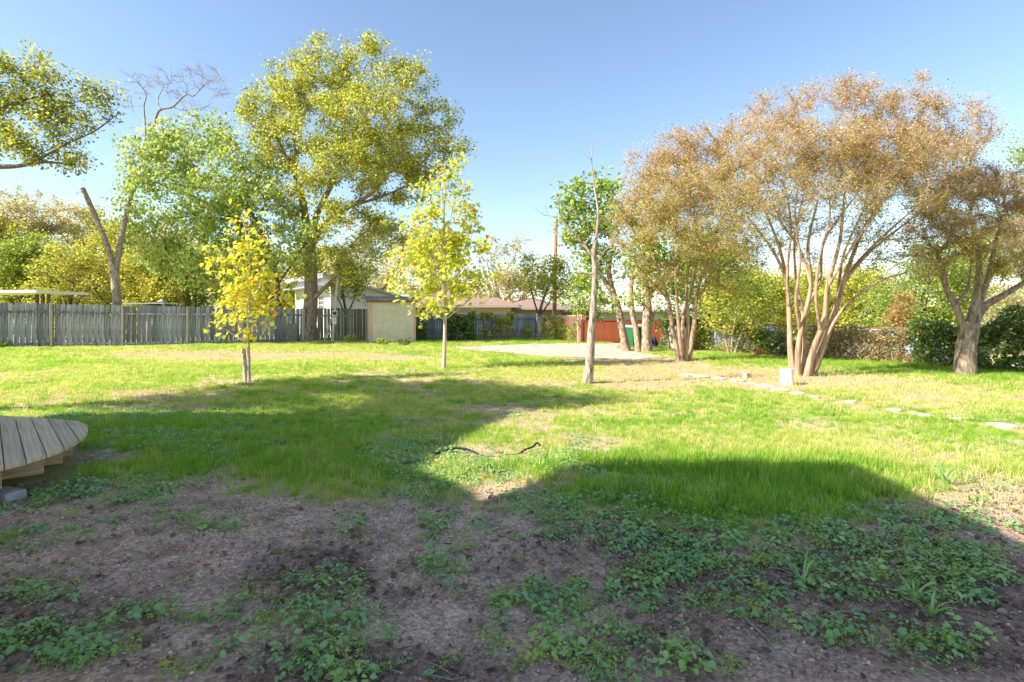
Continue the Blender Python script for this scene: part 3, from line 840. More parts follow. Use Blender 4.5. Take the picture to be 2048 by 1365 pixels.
for y_ in (-0.118, SD * 0.5, SD - 0.1): MB().bar((-0.15, y_ + 0.03, S_H - 0.0), (SW + 0.15, y_ + 0.03, S_H + 0.0), 0.05, 0.05).build('rafter', M['bark_dark'], shed)
MB().box(-0.04, 0.0, 0.6, 1.2, 1.72, 1.86).build('vent', M['siding'], shed)

# meter pole beside the shed
mp_ = Vector((*(G(664, 687.5)), 0)); mp_.z = zf(mp_.x, mp_.y)
mp = empty('meter_pole', mp_); tag(mp, 'leaning grey timber pole with electric meter box beside the big trunk', 'pole')
top = P(675, 557, mp_.y) - mp_
MB().bar((0, 0, -0.15), top, 0.10, 0.06, Vector((0, 1, 0))).build('pole', M['post'], mp, bevel=0.004)
bra = Vector((*(G(647, 687)), 0)) - mp_; bra.z = zf(*G(647, 687)) - mp_.z - 0.05
MB().bar(bra, P(669, 626, mp_.y) - mp_ + Vector((-0.03, -0.07, 0)), 0.09, 0.04, Vector((0, 1, 0))).build('brace', M['post'], mp)
MB().bar((-0.24, -0.05, 0.35), (0.02, -0.05, 0.62), 0.07, 0.03, Vector((0, 1, 0))).build('brace', M['post'], mp)
mz = lambda y: (P(671, y, mp_.y) - mp_)
for (x0, x1, y0, y1, nm) in ((667, 676.5, 621, 633, 'meter_socket'), (667, 675, 635, 649, 'breaker_box')):
    q0, q1 = P(x0, y1, mp_.y) - mp_, P(x1, y0, mp_.y) - mp_
    bx_ = MB().box(q0.x, q1.x, -0.17, -0.045, q0.z, q1.z).build(nm, M['bin_grey'], mp, bevel=0.008)
    if nm == 'meter_socket':
        c = (q0 + q1) / 2
        MB().tube([(c.x, -0.165, c.z), (c.x, -0.26, c.z)], [0.085, 0.08], 16).build('meter_dial', M['glass'], bx_, True)
    else:
        c = (q0 + q1) / 2; MB().box(c.x - 0.03, c.x + 0.02, -0.182, -0.168, c.z - 0.02, c.z + 0.06).build('latch', M['galv'], bx_)

# ------------------------------------------------------------------ white workshop behind the fence
wb = P(661, 640, 33.0); wb.z = zf(wb.x, wb.y) - 0.05
wshop = empty('white_workshop', wb, R(37)); tag(wshop, 'white board-and-batten workshop with low tin roof behind the mossy fence', 'building')
zl = lambda y, d: CH + (HY - y) / F * d - wb.z
H0, H1 = zl(556, 33.0), zl(596, 35.6)
WL, WD = 4.35, 7.4
mb = MB(); mb.prism([Vector((0, 0, 0)), Vector((WL, 0, 0)), Vector((WL, 0, H1)), Vector((0, 0, H0))], Vector((0, 0, 0)), Vector((0, WD, 0)))
mb.build('wall', M['white'], wshop)
mb = MB(); mb.prism([Vector((-0.6, 0, H0 + 0.12)), Vector((WL + 0.5, 0, H1 - 0.1)), Vector((WL + 0.5, 0, H1)), Vector((-0.6, 0, H0 + 0.24))], Vector((0, -0.5, 0)), Vector((0, WD + 0.4, 0)))
mb.build('tin_roof', M['tin'], wshop)
MB().box(-0.62, -0.58, -0.45, WD + 0.3, H0 - 0.05, H0 + 0.2).build('fascia', M['tin'], wshop)
bat_mesh = {}
for i in range(11):
    x_ = 0.12 + i * 0.41; h_ = H0 + (H1 - H0) * x_ / WL
    MB().box(x_ - 0.02, x_ + 0.02, -0.018, 0.002, 0.05, h_ - 0.02).build('batten', M['white'], wshop)
for i in range(17):
    y_ = 0.15 + i * 0.43
    MB().box(-0.018, 0.002, y_ - 0.02, y_ + 0.02, 0.05, H0 - 0.02).build('batten', M['white'], wshop)
MB().box(-0.9, -0.02, 0.3, WD, zl(576, 35) - 0.03, zl(576, 35) + 0.03).build('awning', M['tin'], wshop)
def window(parent, axis, u0, u1, z0, z1, off, nu=2, nv=3, fm='white'):
    f = MB()
    fr = 0.05
    def bx(ua, ub, za, zb, o0, o1):
        if axis == 'x': f.box(ua, ub, off - o1, off - o0, za, zb)
        else: f.box(off - o1, off - o0, ua, ub, za, zb)
    bx(u0 - fr, u0, z0 - fr, z1 + fr, 0, 0.05); bx(u1, u1 + fr, z0 - fr, z1 + fr, 0, 0.05)
    bx(u0, u1, z1, z1 + fr, 0, 0.05); bx(u0, u1, z0 - fr, z0, 0, 0.06)
    for i in range(1, nu): u = u0 + (u1 - u0) * i / nu; bx(u - 0.012, u + 0.012, z0, z1, 0.0, 0.035)
    for i in range(1, nv): z = z0 + (z1 - z0) * i / nv; bx(u0, u1, z - 0.012, z + 0.012, 0.0, 0.034)
    w = f.build('window', M[fm], parent)
    f = MB()
    bx(u0, u1, z0, z1, 0.006, 0.015)
    f.build('pane', M['glass'], w)
    return w
window(wshop, 'y', 1.1, 2.1, zl(619, 34.5), zl(594, 34.5), 0.0)
window(wshop, 'y', 4.2, 5.0, zl(622, 37.5), zl(598, 37.5), 0.0, 1, 2)

# ------------------------------------------------------------------ houses beyond
def hip_house(name, label, x0, x1, y0, y1, zb, ze, zr, wall, roof, over=0.5, hip=True, ridge_in=None):
    root = empty(name, ((x0 + x1) / 2, y0, zb)); tag(root, label, 'house')
    cx, cy = (x0 + x1) / 2, y0
    X0, X1, D = x0 - cx, x1 - cx, y1 - y0
    H, Rr = ze - zb, zr - zb
    MB().box(X0, X1, 0, D, -0.2, H - 0.02).build('wall', M[wall], root)
    e = over; ri = ridge_in if ridge_in is not None else D / 2
    vs = [(X0 - e, -e, H), (X1 + e, -e, H), (X1 + e, D + e, H), (X0 - e, D + e, H), (X0 + ri, D / 2, Rr), (X1 - ri, D / 2, Rr)]
    lo = [(a_, b_, c_ - 0.14) for a_, b_, c_ in vs[:4]]
    mb = MB(); mb.add(vs + lo, [(0, 1, 5, 4), (1, 2, 5), (2, 3, 4, 5), (3, 0, 4), (0, 6, 7, 1), (1, 7, 8, 2), (2, 8, 9, 3), (3, 9, 6, 0), (6, 9, 8, 7)])
    rf = mb.build('roof', M[roof], root)
    MB().box(X0 - e - 0.02, X1 + e + 0.02, -e - 0.03, -e - 0.002, H - 0.15, H + 0.005).build('gutter', M['tarp'], root)
    return root, rf
zb2 = -0.62
x0, x1 = P(800, 0, 38).x, P(1022, 0, 38).x
h2, rf2 = hip_house('tan_house', 'tan ranch house with brown shingle roof behind the vine covered fence', x0, x1, 38, 45.5, zb2, P(0, 611, 37.5).z, P(0, 572, 41.7).z, 'brick_tan', 'shingle', 0.55)
MB().box(1.5, 2.2, 3.4, 4.1, 2.4, P(0, 563, 41).z - zb2).build('chimney', M['cream'], rf2)
for u in (0.3, 2.0): window(h2, 'x', u, u + 0.9, 0.95, 2.05, 0.0, 2, 2)
x0, x1 = P(1000, 0, 42.5).x, P(1122, 0, 42.5).x
h3, rf3 = hip_house('yellow_house', 'yellow walled house wing with brown hip roof left of the utility pole', x0, x1, 42.5, 49, zb2, P(0, 616, 42).z, P(0, 596, 45.7).z, 'brick_yellow', 'shingle', 0.6, ridge_in=2.6)
window(h3, 'x', 0.1, 0.8, 0.95, 1.9, 0.0, 1, 2)
MB().box(1.2, 2.1, -0.03, 0.02, -0.05, 2.0).build('door', M['gate'], h3)
x0, x1 = P(1110, 0, 50).x, P(1345, 0, 50).x
h4, rf4 = hip_house('cream_house', 'cream house with pale shingle roof behind the rust red gate', x0, x1, 50, 58, -0.9, P(0, 621, 49.5).z, P(0, 592, 54).z, 'cream', 'shingle_pale', 0.6)
window(h4, 'x', -1.2, 0.2, 0.85, 1.75, 0.0, 2, 1)
window(h4, 'x', 2.2, 3.2, 0.85, 1.75, 0.0, 2, 1)
c0, c1 = P(1092, 0, 40.5), P(1172, 0, 40.5)
o = MB().box(c0.x, c1.x, 40.5, 40.75, -1.0, P(0, 632, 40.5).z).build('low_brick_wall', M['red_wall'], None); tag(o, 'low red wall seen over the chain-link fence left of the gate', 'wall')
# flat white carport roof on the far left
cp = empty('carport', (P(0, 0, 29).x, 29, zf(P(0, 0, 29).x, 29))); tag(cp, 'flat white carport roof above the far left end of the fence', 'carport')
zt = P(0, 583, 29).z - cp.location.z
MB().box(-4, P(79, 0, 29).x - cp.location.x, -0.2, 3.4, zt - 0.08, zt + 0.06).build('roof', M['white'], cp)
for px_ in (20, 40, 52, 64): 
    x_ = P(px_, 0, 29.5).x - cp.location.x
    MB().box(x_ - 0.06, x_ + 0.06, 0.5 + (px_ % 3), 0.62 + (px_ % 3), -0.2, zt - 0.1).build('post', M['bark_dark'], cp)
# grey tarp heap showing above the fence
tp = P(283, 640, 26.6); tz = zf(tp.x, tp.y)
mb = MB(); mb.tube([(0, 0, 0), (0.1, 0.1, 1.2), (0.0, 0.1, 1.9), (0.25, 0.1, 2.12)], [0.8, 0.75, 0.7, 0.12], 9)
o = mb.build('tarp_heap', M['tarp'], None, loc=(tp.x, tp.y + 1.2, tz)); tag(o, 'grey tarpaulin heap poking above the long fence beside the dead tree', 'tarpaulin')
mb = MB(); mb.box(-1.3, 1.3, 0, 1.6, 1.95, 1.99)
for x_ in (-1.2, 1.2): mb.box(x_ - 0.04, x_ + 0.04, 0.1, 0.18, 0, 1.95); mb.box(x_ - 0.04, x_ + 0.04, 1.4, 1.48, 0, 1.95)
o = mb.build('lean_to_roof', M['tin'], None, loc=(P(262, 0, 26.4).x, 26.8, zf(P(262, 0, 26.4).x, 26.8))); tag(o, 'thin tin lean-to edge just above the fence under the dead tree', 'shelter')

# utility pole with wires
ub = P(1108, 0, 37); uz = zf(ub.x, 37)
up = empty('utility_pole', (ub.x, 37, uz)); tag(up, 'brown wooden utility pole among trees left of the dead sapling', 'utility pole')
ut = P(1113, 440, 37).z - uz
MB().tube([(0, 0, -0.3), (0.05, 0, ut * 0.5), (0.14, 0, ut)], [0.16, 0.14, 0.11], 10).build('pole', M['pole'], up, True)
MB().tube([(0.14, 0, ut), (0.14, 0, ut + 0.05)], [0.12, 0.10], 10).build('pole_cap', M['galv'], up, True)

# ------------------------------------------------------------------ bins and bag by the gate
def wheelie_bin(label, loc, rz, body, body2):
    r_ = empty('wheelie_bin', loc, rz); tag(r_, label, 'bin')
    w0, w1, d0, d1, h = 0.23, 0.29, 0.25, 0.34, 0.86
    bot = [(-w0, -d0, 0.03), (w0, -d0, 0.03), (w0, d0, 0.03), (-w0, d0, 0.03)]; tp_ = [(-w1, -d1, h), (w1, -d1, h), (w1, d1, h), (-w1, d1, h)]
    MB().add(bot + tp_, [(0, 3, 2, 1), (4, 5, 6, 7), (0, 1, 5, 4), (1, 2, 6, 5), (2, 3, 7, 6), (3, 0, 4, 7)]).build('body', body, r_, bevel=0.015)
    MB().add([(-w1 - .02, -d1 - .03, h + .004), (w1 + .02, -d1 - .03, h + .004), (w1 + .02, d1 + .02, h + .004), (-w1 - .02, d1 + .02, h + .004),
              (-w1 + .03, -d1 + .03, h + .07), (w1 - .03, -d1 + .03, h + .07), (w1 - .03, d1 - .05, h + .09), (-w1 + .03, d1 - .05, h + .09)],
             [(0, 3, 2, 1), (4, 5, 6, 7), (0, 1, 5, 4), (1, 2, 6, 5), (2, 3, 7, 6), (3, 0, 4, 7)]).build('lid', body2, r_, bevel=0.01)
    for s_ in (-1, 1): MB().tube([(s_ * 0.20, d0 - 0.03, 0.11), (s_ * 0.26, d0 - 0.03, 0.11)], 0.11, 16).build('wheel', M['black'], r_, True)
    MB().tube([(-0.22, d1 + 0.06, h - 0.03), (0.22, d1 + 0.06, h - 0.03)], 0.016, 8).build('handle', body2, r_)
gbn = G(1263, 697.0)
wheelie_bin('green wheeled bin with pale lid behind the leaning rough trunk', (gbn[0], gbn[1], zf(*gbn)), R(42), M['bin_green'], M['bin_grey'])
gb2 = G(1289, 693.0)
wheelie_bin('grey wheeled bin between the two rough trunks', (gb2[0], gb2[1] + 0.3, zf(gb2[0], gb2[1] + .3)), R(10), M['bin_grey'], M['bin_grey'])
bp = G(1308, 697); mb = MB(); mb.tube([(0, 0, 0), (0.03, 0, 0.14), (0.0, 0.02, 0.34), (0.04, 0, 0.48)], [0.10, 0.15, 0.12, 0.04], 9)
o = mb.build('blue_sack', M['blue_bag'], None, True, loc=(bp[0], bp[1], zf(*bp) - 0.01)); tag(o, 'dark blue sack standing right of the rough trunks', 'sack')

# ------------------------------------------------------------------ curved timber deck at the left
DZ = 0.30
DO = (-5.2, 4.9, 0)
deck = empty('timber_deck', (DO[0], DO[1], zf(DO[0], DO[1]))); tag(deck, 'curved weathered timber deck on exposed joists at the left edge', 'deck')
dz0 = DZ - deck.location.z
ad = np.array([0.69, -0.724]); nd = np.array([0.724, 0.69])
outline = [(-4.9, 2.95), (-4.35, 3.15), (-4.0, 3.55), (-3.88, 4.0), (-3.81, 4.29), (-3.81, 4.46), (-3.84, 4.69), (-3.93, 4.96), (-4.03, 5.18), (-4.18, 5.42), (-4.38, 5.68), (-4.62, 5.88), (-4.92, 6.0), (-5.15, 6.06), (-5.42, 6.14), (-5.62, 6.18), (-5.83, 6.25), (-6.5, 6.4), (-6.62, 5.7), (-6.6, 3.6), (-6.0, 3.05)]
def clip_half(poly, n, c, keep_less):
    out = []
    for i in range(len(poly)):
        p, q = np.array(poly[i]), np.array(poly[(i + 1) % len(poly)])
        fp, fq = p @ n - c, q @ n - c
        if not keep_less: fp, fq = -fp, -fq
        if fp <= 0: out.append(p)
        if fp * fq < 0: out.append(p + (q - p) * (fp / (fp - fq)))
    return out
bw = 0.1285
k0 = 0.218 - bw * 18
for i in range(23):
    c0_ = k0 + i * bw + 0.004; c1_ = k0 + (i + 1) * bw - 0.004
    pl = clip_half(clip_half(outline, nd, c0_, False), nd, c1_, True)
    if len(pl) < 3: continue
    cen = sum(pl) / len(pl)
    # local frame: x along the board
    ang = math.atan2(ad[1], ad[0])
    loc_ = [Vector(((p - cen) @ ad, (p - cen) @ np.array([-ad[1], ad[0]]), 0)) for p in pl]
    mb = MB(); mb.prism(loc_, Vector((0, 0, -0.036)), Vector((0, 0, 0)))
    mb.build('deck_board', M['deck'], deck, bevel=0.003, loc=(cen[0] - DO[0], cen[1] - DO[1], dz0 + random.uniform(-0.002, 0.002)), rot=(0, 0, ang))
na = -1.1
for j, cj in enumerate(np.arange(-9.3, -4.9, 0.30)):
    # joist runs along nd at constant coordinate along ad; clip the outline on a thin strip
    pl = clip_half(clip_half(outline, ad, cj - 0.019, False), ad, cj + 0.019, True)
    if len(pl) < 3: continue
    s_ = [p @ nd for p in pl]
    s1_, s0_ = max(s_) - 0.10, min(s_) + 0.05
    if s1_ - s0_ < 0.15: continue
    mid_ = ad * cj + nd * (s0_ + s1_) / 2
    MB().box(-(s1_ - s0_) / 2, (s1_ - s0_) / 2, -0.019, 0.019, -0.036 - 0.14, -0.0375).build('joist', M['joist'], deck, bevel=0.003,
        loc=(mid_[0] - DO[0], mid_[1] - DO[1], dz0), rot=(0, 0, math.atan2(nd[1], nd[0])))
for (x_, y_) in ((-4.5, 4.2), (-4.9, 5.3), (-5.8, 4.0), (-5.9, 5.5)):
    MB().box(-0.045, 0.045, -0.045, 0.045, zf(x_, y_) - deck.location.z - 0.1, dz0 - 0.178).build('support_post', M['joist'], deck, loc=(x_ - DO[0], y_ - DO[1], 0))
    MB().bar((x_ - DO[0] - ad[0] * 0.4, y_ - DO[1] - ad[1] * 0.4, dz0 - 0.2), (x_ - DO[0] + ad[0] * 0.4, y_ - DO[1] + ad[1] * 0.4, dz0 - 0.2), 0.038, 0.045).build('beam', M['joist'], deck)
bg_ = G(6, 1010)
o = MB().box(-0.2, 0.05, -0.07, 0.07, -0.02, 0.07).build('concrete_block', M['concrete'], None, bevel=0.008, loc=(bg_[0], bg_[1] + 0.08, zf(*bg_)), rot=(0, 0, R(-20)))
tag(o, 'grey concrete block lying on the soil under the deck', 'block')

# ------------------------------------------------------------------ stones, stump, hose
def slab(name, label, px, py, wpx, hpx, seed, group=None, th=0.05, mat='stone', lift=0.0):
    r_ = random.Random(seed)
    g = G(px, py); k = g[1] / F
    w = wpx * k; dp = (G(px, py - hpx / 2)[1] - G(px, py + hpx / 2)[1])
    dp = min(max(dp, 0.18), 0.55)
    n = 9; mb = MB(); pl = []
    for i in range(n):
        a_ = 2 * math.pi * i / n + r_.uniform(-0.2, 0.2)
        c_, s_ = math.cos(a_), math.sin(a_)
        sq = 1 / max(abs(c_), abs(s_)) ** 0.7
        pl.append(Vector((c_ * w / 2 * sq * r_.uniform(0.85, 1.0), s_ * dp / 2 * sq * r_.uniform(0.85, 1.0), 0)))
    pl = [p * 0.86 for p in pl]; mb.prism(pl, Vector((0, 0, -0.05)), Vector((0, 0, th)))
    o = mb.build(name, M[mat], None, bevel=0.008, loc=(g[0], g[1], zf(*g) + lift), rot=(r_.uniform(-.03, .03), r_.uniform(-.03, .03), r_.uniform(-.1, .1)))
    tag(o, label, 'stone', group)
stones = [(1375, 750, 40, 5, 'flat pale stepping stone nearest the smaller crepe trunk, start of the path'),
          (1402, 753.5, 34, 5, 'stepping stone second from the smaller crepe trunk'),
          (1436, 758, 34, 5, 'stepping stone third from the smaller crepe trunk'),
          (1474, 763, 36, 7, 'white stepping stone just left of the small white block'),
          (1497, 769, 34, 6, 'white stepping stone just below the small white block'),
          (1531, 774.5, 38, 7, 'white stepping stone left of the white log stump'),
          (1562, 781, 36, 7, 'white stepping stone directly below the white log stump'),
          (1594, 789, 32, 6, 'stepping stone right below the white log stump'),
          (1626, 795, 30, 5, 'half grown-over stepping stone past the white log stump'),
          (1700, 807, 26, 4, 'small half-buried stepping stone in the lawn, left of the gap in the path'),
          (1788, 824, 30, 5, 'narrow stepping stone in the lawn left of the larger pale one'),
          (1842, 832, 36, 8, 'larger pale stepping stone alone in the sunny lawn'),
          (1912, 842, 24, 5, 'nearly buried small stepping stone in the sunny lawn'),
          (2003, 856, 54, 10, 'largest and nearest stepping stone at the right edge of the lawn')]
for i, (a_, b_, c_, d_, l_) in enumerate(stones):
    slab('stepping_stone', l_, a_, b_, c_, d_, 50 + i, 'stepping stones across the lawn', th=0.032 if i < 9 else 0.036)
sg = G(1579, 771); mb = MB()
ring = []
for k in range(18):
    a_ = 2 * math.pi * k / 18; ring.append((1 + 0.07 * math.sin(5 * a_ + 1) + 0.04 * math.sin(9 * a_)))
def log_ring(rad, z): return [Vector((math.cos(2 * math.pi * k / 18) * rad * ring[k], math.sin(2 * math.pi * k / 18) * rad * ring[k], z + 0.012 * math.sin(k))) for k in range(18)]
lr = [log_ring(0.13, -0.03), log_ring(0.122, 0.12), log_ring(0.124, 0.24), log_ring(0.118, 0.325)]
mb.v = [tuple(p) for r_ in lr for p in r_]
for i in range(3):
    for k in range(18): mb.f.append((i * 18 + k, i * 18 + (k + 1) % 18, (i + 1) * 18 + (k + 1) % 18, (i + 1) * 18 + k))
mb.f += [tuple(range(18))[::-1], tuple(range(54, 72))]
st_ = mb.build('log_stump', M['birch'], None, loc=(sg[0], sg[1] + 0.1, zf(sg[0], sg[1]))); tag(st_, 'upright white log stump at the foot of the large crepe tree', 'log')
wg = G(1494, 757); mb = MB(); mb.box(-0.075, 0.075, -0.07, 0.07, -0.02, 0.07); mb.box(-0.08, 0.07, -0.075, 0.065, 0.072, 0.135)
o = mb.build('white_block', M['stone'], None, bevel=0.01, loc=(wg[0], wg[1], zf(*wg)), rot=(0, 0, 0.3)); tag(o, 'small white stone block standing left of the log stump', 'block')
hp = [(868, 914), (885, 911.5), (905, 910), (925, 910.5), (945, 912.5), (965, 915.5), (990, 918), (1015, 917), (1035, 913), (1052, 907), (1066, 901), (1074, 899), (1080, 904)]
hpts = [Vector((*G(*p), zf(*G(*p)) + 0.03 + (0.02 if i in (2, 3) else 0) + (0.03 if i >= 11 else 0) - (0.03 if i in (5, 6, 7, 8) else 0))) for i, p in enumerate(hp)]
hpts = [Vector(p) for p in smooth_poly([np.array(p) for p in hpts], 4)]
o = MB().tube(hpts, 0.011, 8).build('garden_hose', M['black'], None, True); tag(o, 'black garden hose lying across the sunny bare patch', 'hose')

# ------------------------------------------------------------------ cars in the street
def car(label, s, t, rz_off, matb, h=1.62, L=4.5, flip=1):
    x_, y_ = fs_pt(s, t)
    ang = math.atan2(-0.823, 0.569) + rz_off
    r_ = empty('parked_car', (x_, y_, zf(x_, y_) + 0.03), ang); tag(r_, label, 'car', 'cars parked in the street')
    W = 0.9
    prof = [(-L/2, 0.35), (-L/2, 0.85), (-L/2 + 0.9, 1.0), (-L/2 + 1.25, 1.02), (L/2 - 0.15, 1.02), (L/2, 0.85), (L/2, 0.35)]
    mb = MB(); mb.prism([Vector((a_, 0, b_)) for a_, b_ in prof], Vector((0, -W, 0)), Vector((0, W, 0))); mb.build('body', matb, r_, bevel=0.05)
    cab = [(-L/2 + 1.15, 1.0), (-L/2 + 1.9, h - 0.04), (L/2 - 0.55, h - 0.04), (L/2 - 0.12, 1.0)]
    mb = MB(); n4 = [Vector((a_, 0, b_)) for a_, b_ in cab]
    vs = [p + Vector((0, -W + (0.05 if p.z < 1.1 else 0.2), 0)) for p in n4] + [p + Vector((0, W - (0.05 if p.z < 1.1 else 0.2), 0)) for p in n4]
    mb.add(vs, [(0, 1, 2, 3), (7, 6, 5, 4), (0, 4, 5, 1), (1, 5, 6, 2), (2, 6, 7, 3), (3, 7, 4, 0)]); mb.build('glasshouse', M['glass'], r_, bevel=0.02)
    mb = MB(); mb.box(-L/2 + 1.85, L/2 - 0.5, -W + 0.18, W - 0.18, h - 0.045, h); mb.build('roof_panel', matb, r_, bevel=0.02)
    for x in (-L/2 + 1.5, 0.3, L/2 - 0.5):
        for sy_ in (-1, 1): MB().bar((x + (0.35 if x < -1 else 0.0), sy_ * (W - 0.055), 1.0), (x + (0.6 if x < -1 else 0), sy_ * (W - 0.18), h - 0.03), 0.09, 0.05).build('pillar', matb, r_)
    for x in (-L/2 + 0.85, L/2 - 0.85):
        for sy_ in (-1, 1):
            w_ = MB().tube([(x, sy_ * (W - 0.2), 0.33), (x, sy_ * (W + 0.01), 0.33)], 0.33, 20).build('wheel', M['black'], r_, True)
            MB().tube([(x, sy_ * (W + 0.0), 0.33), (x, sy_ * (W + 0.02), 0.33)], 0.2, 14).build('rim', M['galv'], w_, True)
    for sy_ in (-1, 1): MB().box(L/2 - 0.06, L/2 + 0.015, sy_ * 0.72 - 0.14, sy_ * 0.72 + 0.14, 0.86, 1.14).build('tail_lamp', M['red_light'], r_)
    return r_
car('silver car with red tail lamp seen left of the large crepe trunks', 7.2, -3.0, R(14), M['car_silver'])
car('dark blue car half hidden behind the small shrub', 7.4, -10.5, 0, M['car_blue'])
car('pale blue car half hidden behind the dry brown hedge', 7.2, 3.5, 0, M['car_pale'])

# ------------------------------------------------------------------ trees
def tpts(lst, d, z0=None):
    p = pts_px(lst, d)
    if z0 is not None: p[0][2] = z0 - 0.06
    return p
PAL_PECAN = [(4, (0.33, 0.325, 0.045)), (4, (0.25, 0.28, 0.045)), (2.5, (0.44, 0.395, 0.06)), (2.5, (0.15, 0.20, 0.04)), (0.5, (0.52, 0.42, 0.06))]
PAL_LIMB = [(4, (0.21, 0.24, 0.04)), (3, (0.31, 0.30, 0.05)), (3, (0.13, 0.17, 0.03)), (1.5, (0.42, 0.37, 0.06))]
PAL_GREEN = [(4, (0.20, 0.27, 0.06)), (3, (0.28, 0.33, 0.08)), (2, (0.12, 0.19, 0.04)), (2.5, (0.38, 0.40, 0.12))]
PAL_OLIVE = [(4, (0.31, 0.30, 0.05)), (3, (0.21, 0.24, 0.04)), (3, (0.42, 0.38, 0.07)), (1, (0.46, 0.34, 0.09))]
PAL_DARK = [(4, (0.14, 0.20, 0.035)), (3, (0.20, 0.26, 0.05)), (2, (0.28, 0.31, 0.055)), (1.5, (0.38, 0.37, 0.07))]
PAL_YELLOW = [(5, (0.64, 0.57, 0.05)), (3, (0.70, 0.63, 0.10)), (3, (0.46, 0.47, 0.06)), (0.25, (0.62, 0.30, 0.03)), (0.12, (0.45, 0.10, 0.02))]
PAL_LIME = [(5, (0.54, 0.54, 0.08)), (3, (0.42, 0.46, 0.06)), (3, (0.64, 0.60, 0.13)), (1, (0.24, 0.33, 0.04)), (0.15, (0.48, 0.20, 0.04))]
PAL_CREPE = [(3, (0.41, 0.24, 0.125)), (3, (0.49, 0.31, 0.18)), (2.8, (0.34, 0.29, 0.075)), (2.2, (0.24, 0.26, 0.06)), (1.8, (0.56, 0.38, 0.25))]
PAL_BRIGHT = [(4, (0.22, 0.29, 0.05)), (3, (0.15, 0.22, 0.04)), (2.5, (0.34, 0.38, 0.08))]
PAL_GOLD = [(4, (0.40, 0.38, 0.07)), (3, (0.30, 0.33, 0.06)), (2, (0.50, 0.44, 0.10)), (1.2, (0.20, 0.26, 0.05))]
PAL_PALE = [(3, (0.38, 0.34, 0.19)), (3, (0.45, 0.38, 0.24)), (2, (0.27, 0.28, 0.12)), (1, (0.42, 0.29, 0.19))]

def crepe_pal(zlo, zhi):
    green = np.array([0.34, 0.35, 0.065])
    def f(p, c, r):
        t = np.clip((p[:, 2] - zlo) / (zhi - zlo), 0, 1)
        k = (r.random(len(p)) < 0.8 * (1 - t) ** 0.9)[:, None]
        c = np.where(k, green * (1 + 0.25 * r.normal(size=(len(p), 1))), c)
        fl = vnoise(p[:, 0] * 2.2 + p[:, 1], p[:, 2] * 2.2, 91)
        pk = ((fl > 0.80) & (r.random(len(p)) < 0.10))[:, None]
        c = np.where(pk, np.array([0.55, 0.10, 0.14]), c)
        return np.clip(c, 0.01, 0.85)
    return f

# big pecan
b_, d = base_at(617, 684.5)
trk = [(tpts([(617, 685), (619, 640), (622, 585), (621, 530), (617, 480)], d, b_[2]), 0.40, 0.27),
       (tpts([(617, 482), (611, 425), (597, 370, -.4), (570, 310, -.8), (548, 262, -1)], d), 0.20, 0.06),
       (tpts([(619, 500), (645, 455, -.3), (685, 422, -.6), (745, 385, -1.2), (800, 320, -1.8)], d), 0.20, 0.05),
       (tpts([(619, 478), (638, 420, .4), (662, 370, .8), (684, 290, 1), (692, 190, 1)], d), 0.19, 0.05),
       (tpts([(617, 480), (603, 410, .6), (590, 320, 1), (592, 220, 1.2)], d), 0.16, 0.05),
       (tpts([(700, 413, -.7), (765, 393, 0), (840, 360, .5), (885, 330, 1)], d), 0.09, 0.03),
       (tpts([(624, 602, -.1), (648, 577, -.35), (676, 553, -.6)], d), 0.11, 0.09)]
bl = blobs_px([(540, 190, 60, 50, -1), (575, 150, 60, 40, 1), (640, 135, 70, 45, 0), (735, 120, 75, 45, 0), (815, 170, 65, 55, 0), (870, 240, 55, 60, 1), (900, 300, 35, 50, 0),
               (515, 250, 40, 60, -1), (560, 280, 60, 60, -1), (640, 250, 90, 70, -1.5), (740, 230, 90, 80, -1.5), (820, 290, 70, 70, -1), (700, 330, 90, 60, -2), (600, 360, 60, 45, -2),
               (540, 350, 40, 50, 0), (790, 370, 80, 50, 0), (860, 360, 50, 50, 1), (720, 450, 80, 45, -1.5), (690, 510, 50, 40, -1.5), (570, 430, 45, 55, 0), (770, 480, 50, 50, 1),
               (650, 190, 90, 50, 2), (760, 300, 90, 70, 2.5), (560, 220, 50, 60, 2), (645, 82, 14, 12, 0), (748, 78, 22, 12, 0), (830, 125, 20, 15, 0), (930, 300, 12, 25, 0), (600, 545, 40, 18, -2), (700, 560, 40, 18, -2), (760, 535, 40, 25, -1), (650, 430, 50, 40, -2.5), (640, 330, 60, 50, -2.5)], d, 10, 1.0)
tree('pecan_tree', 'tallest tree, broad yellow-green crown above the white workshop', b_, trk, bl, PAL_PECAN, leaf=0.14, per_tip=74, spread=0.46, shape='narrow', droop=0.25, ratio=1.05,
     bark='bark_grey', twig='twig_grey', twig_r=0.012, seed=11, step=0.7, minfrac=0.5, knob=0.12, trunk_n=16, wob=0.2, extra_twigs=3500)

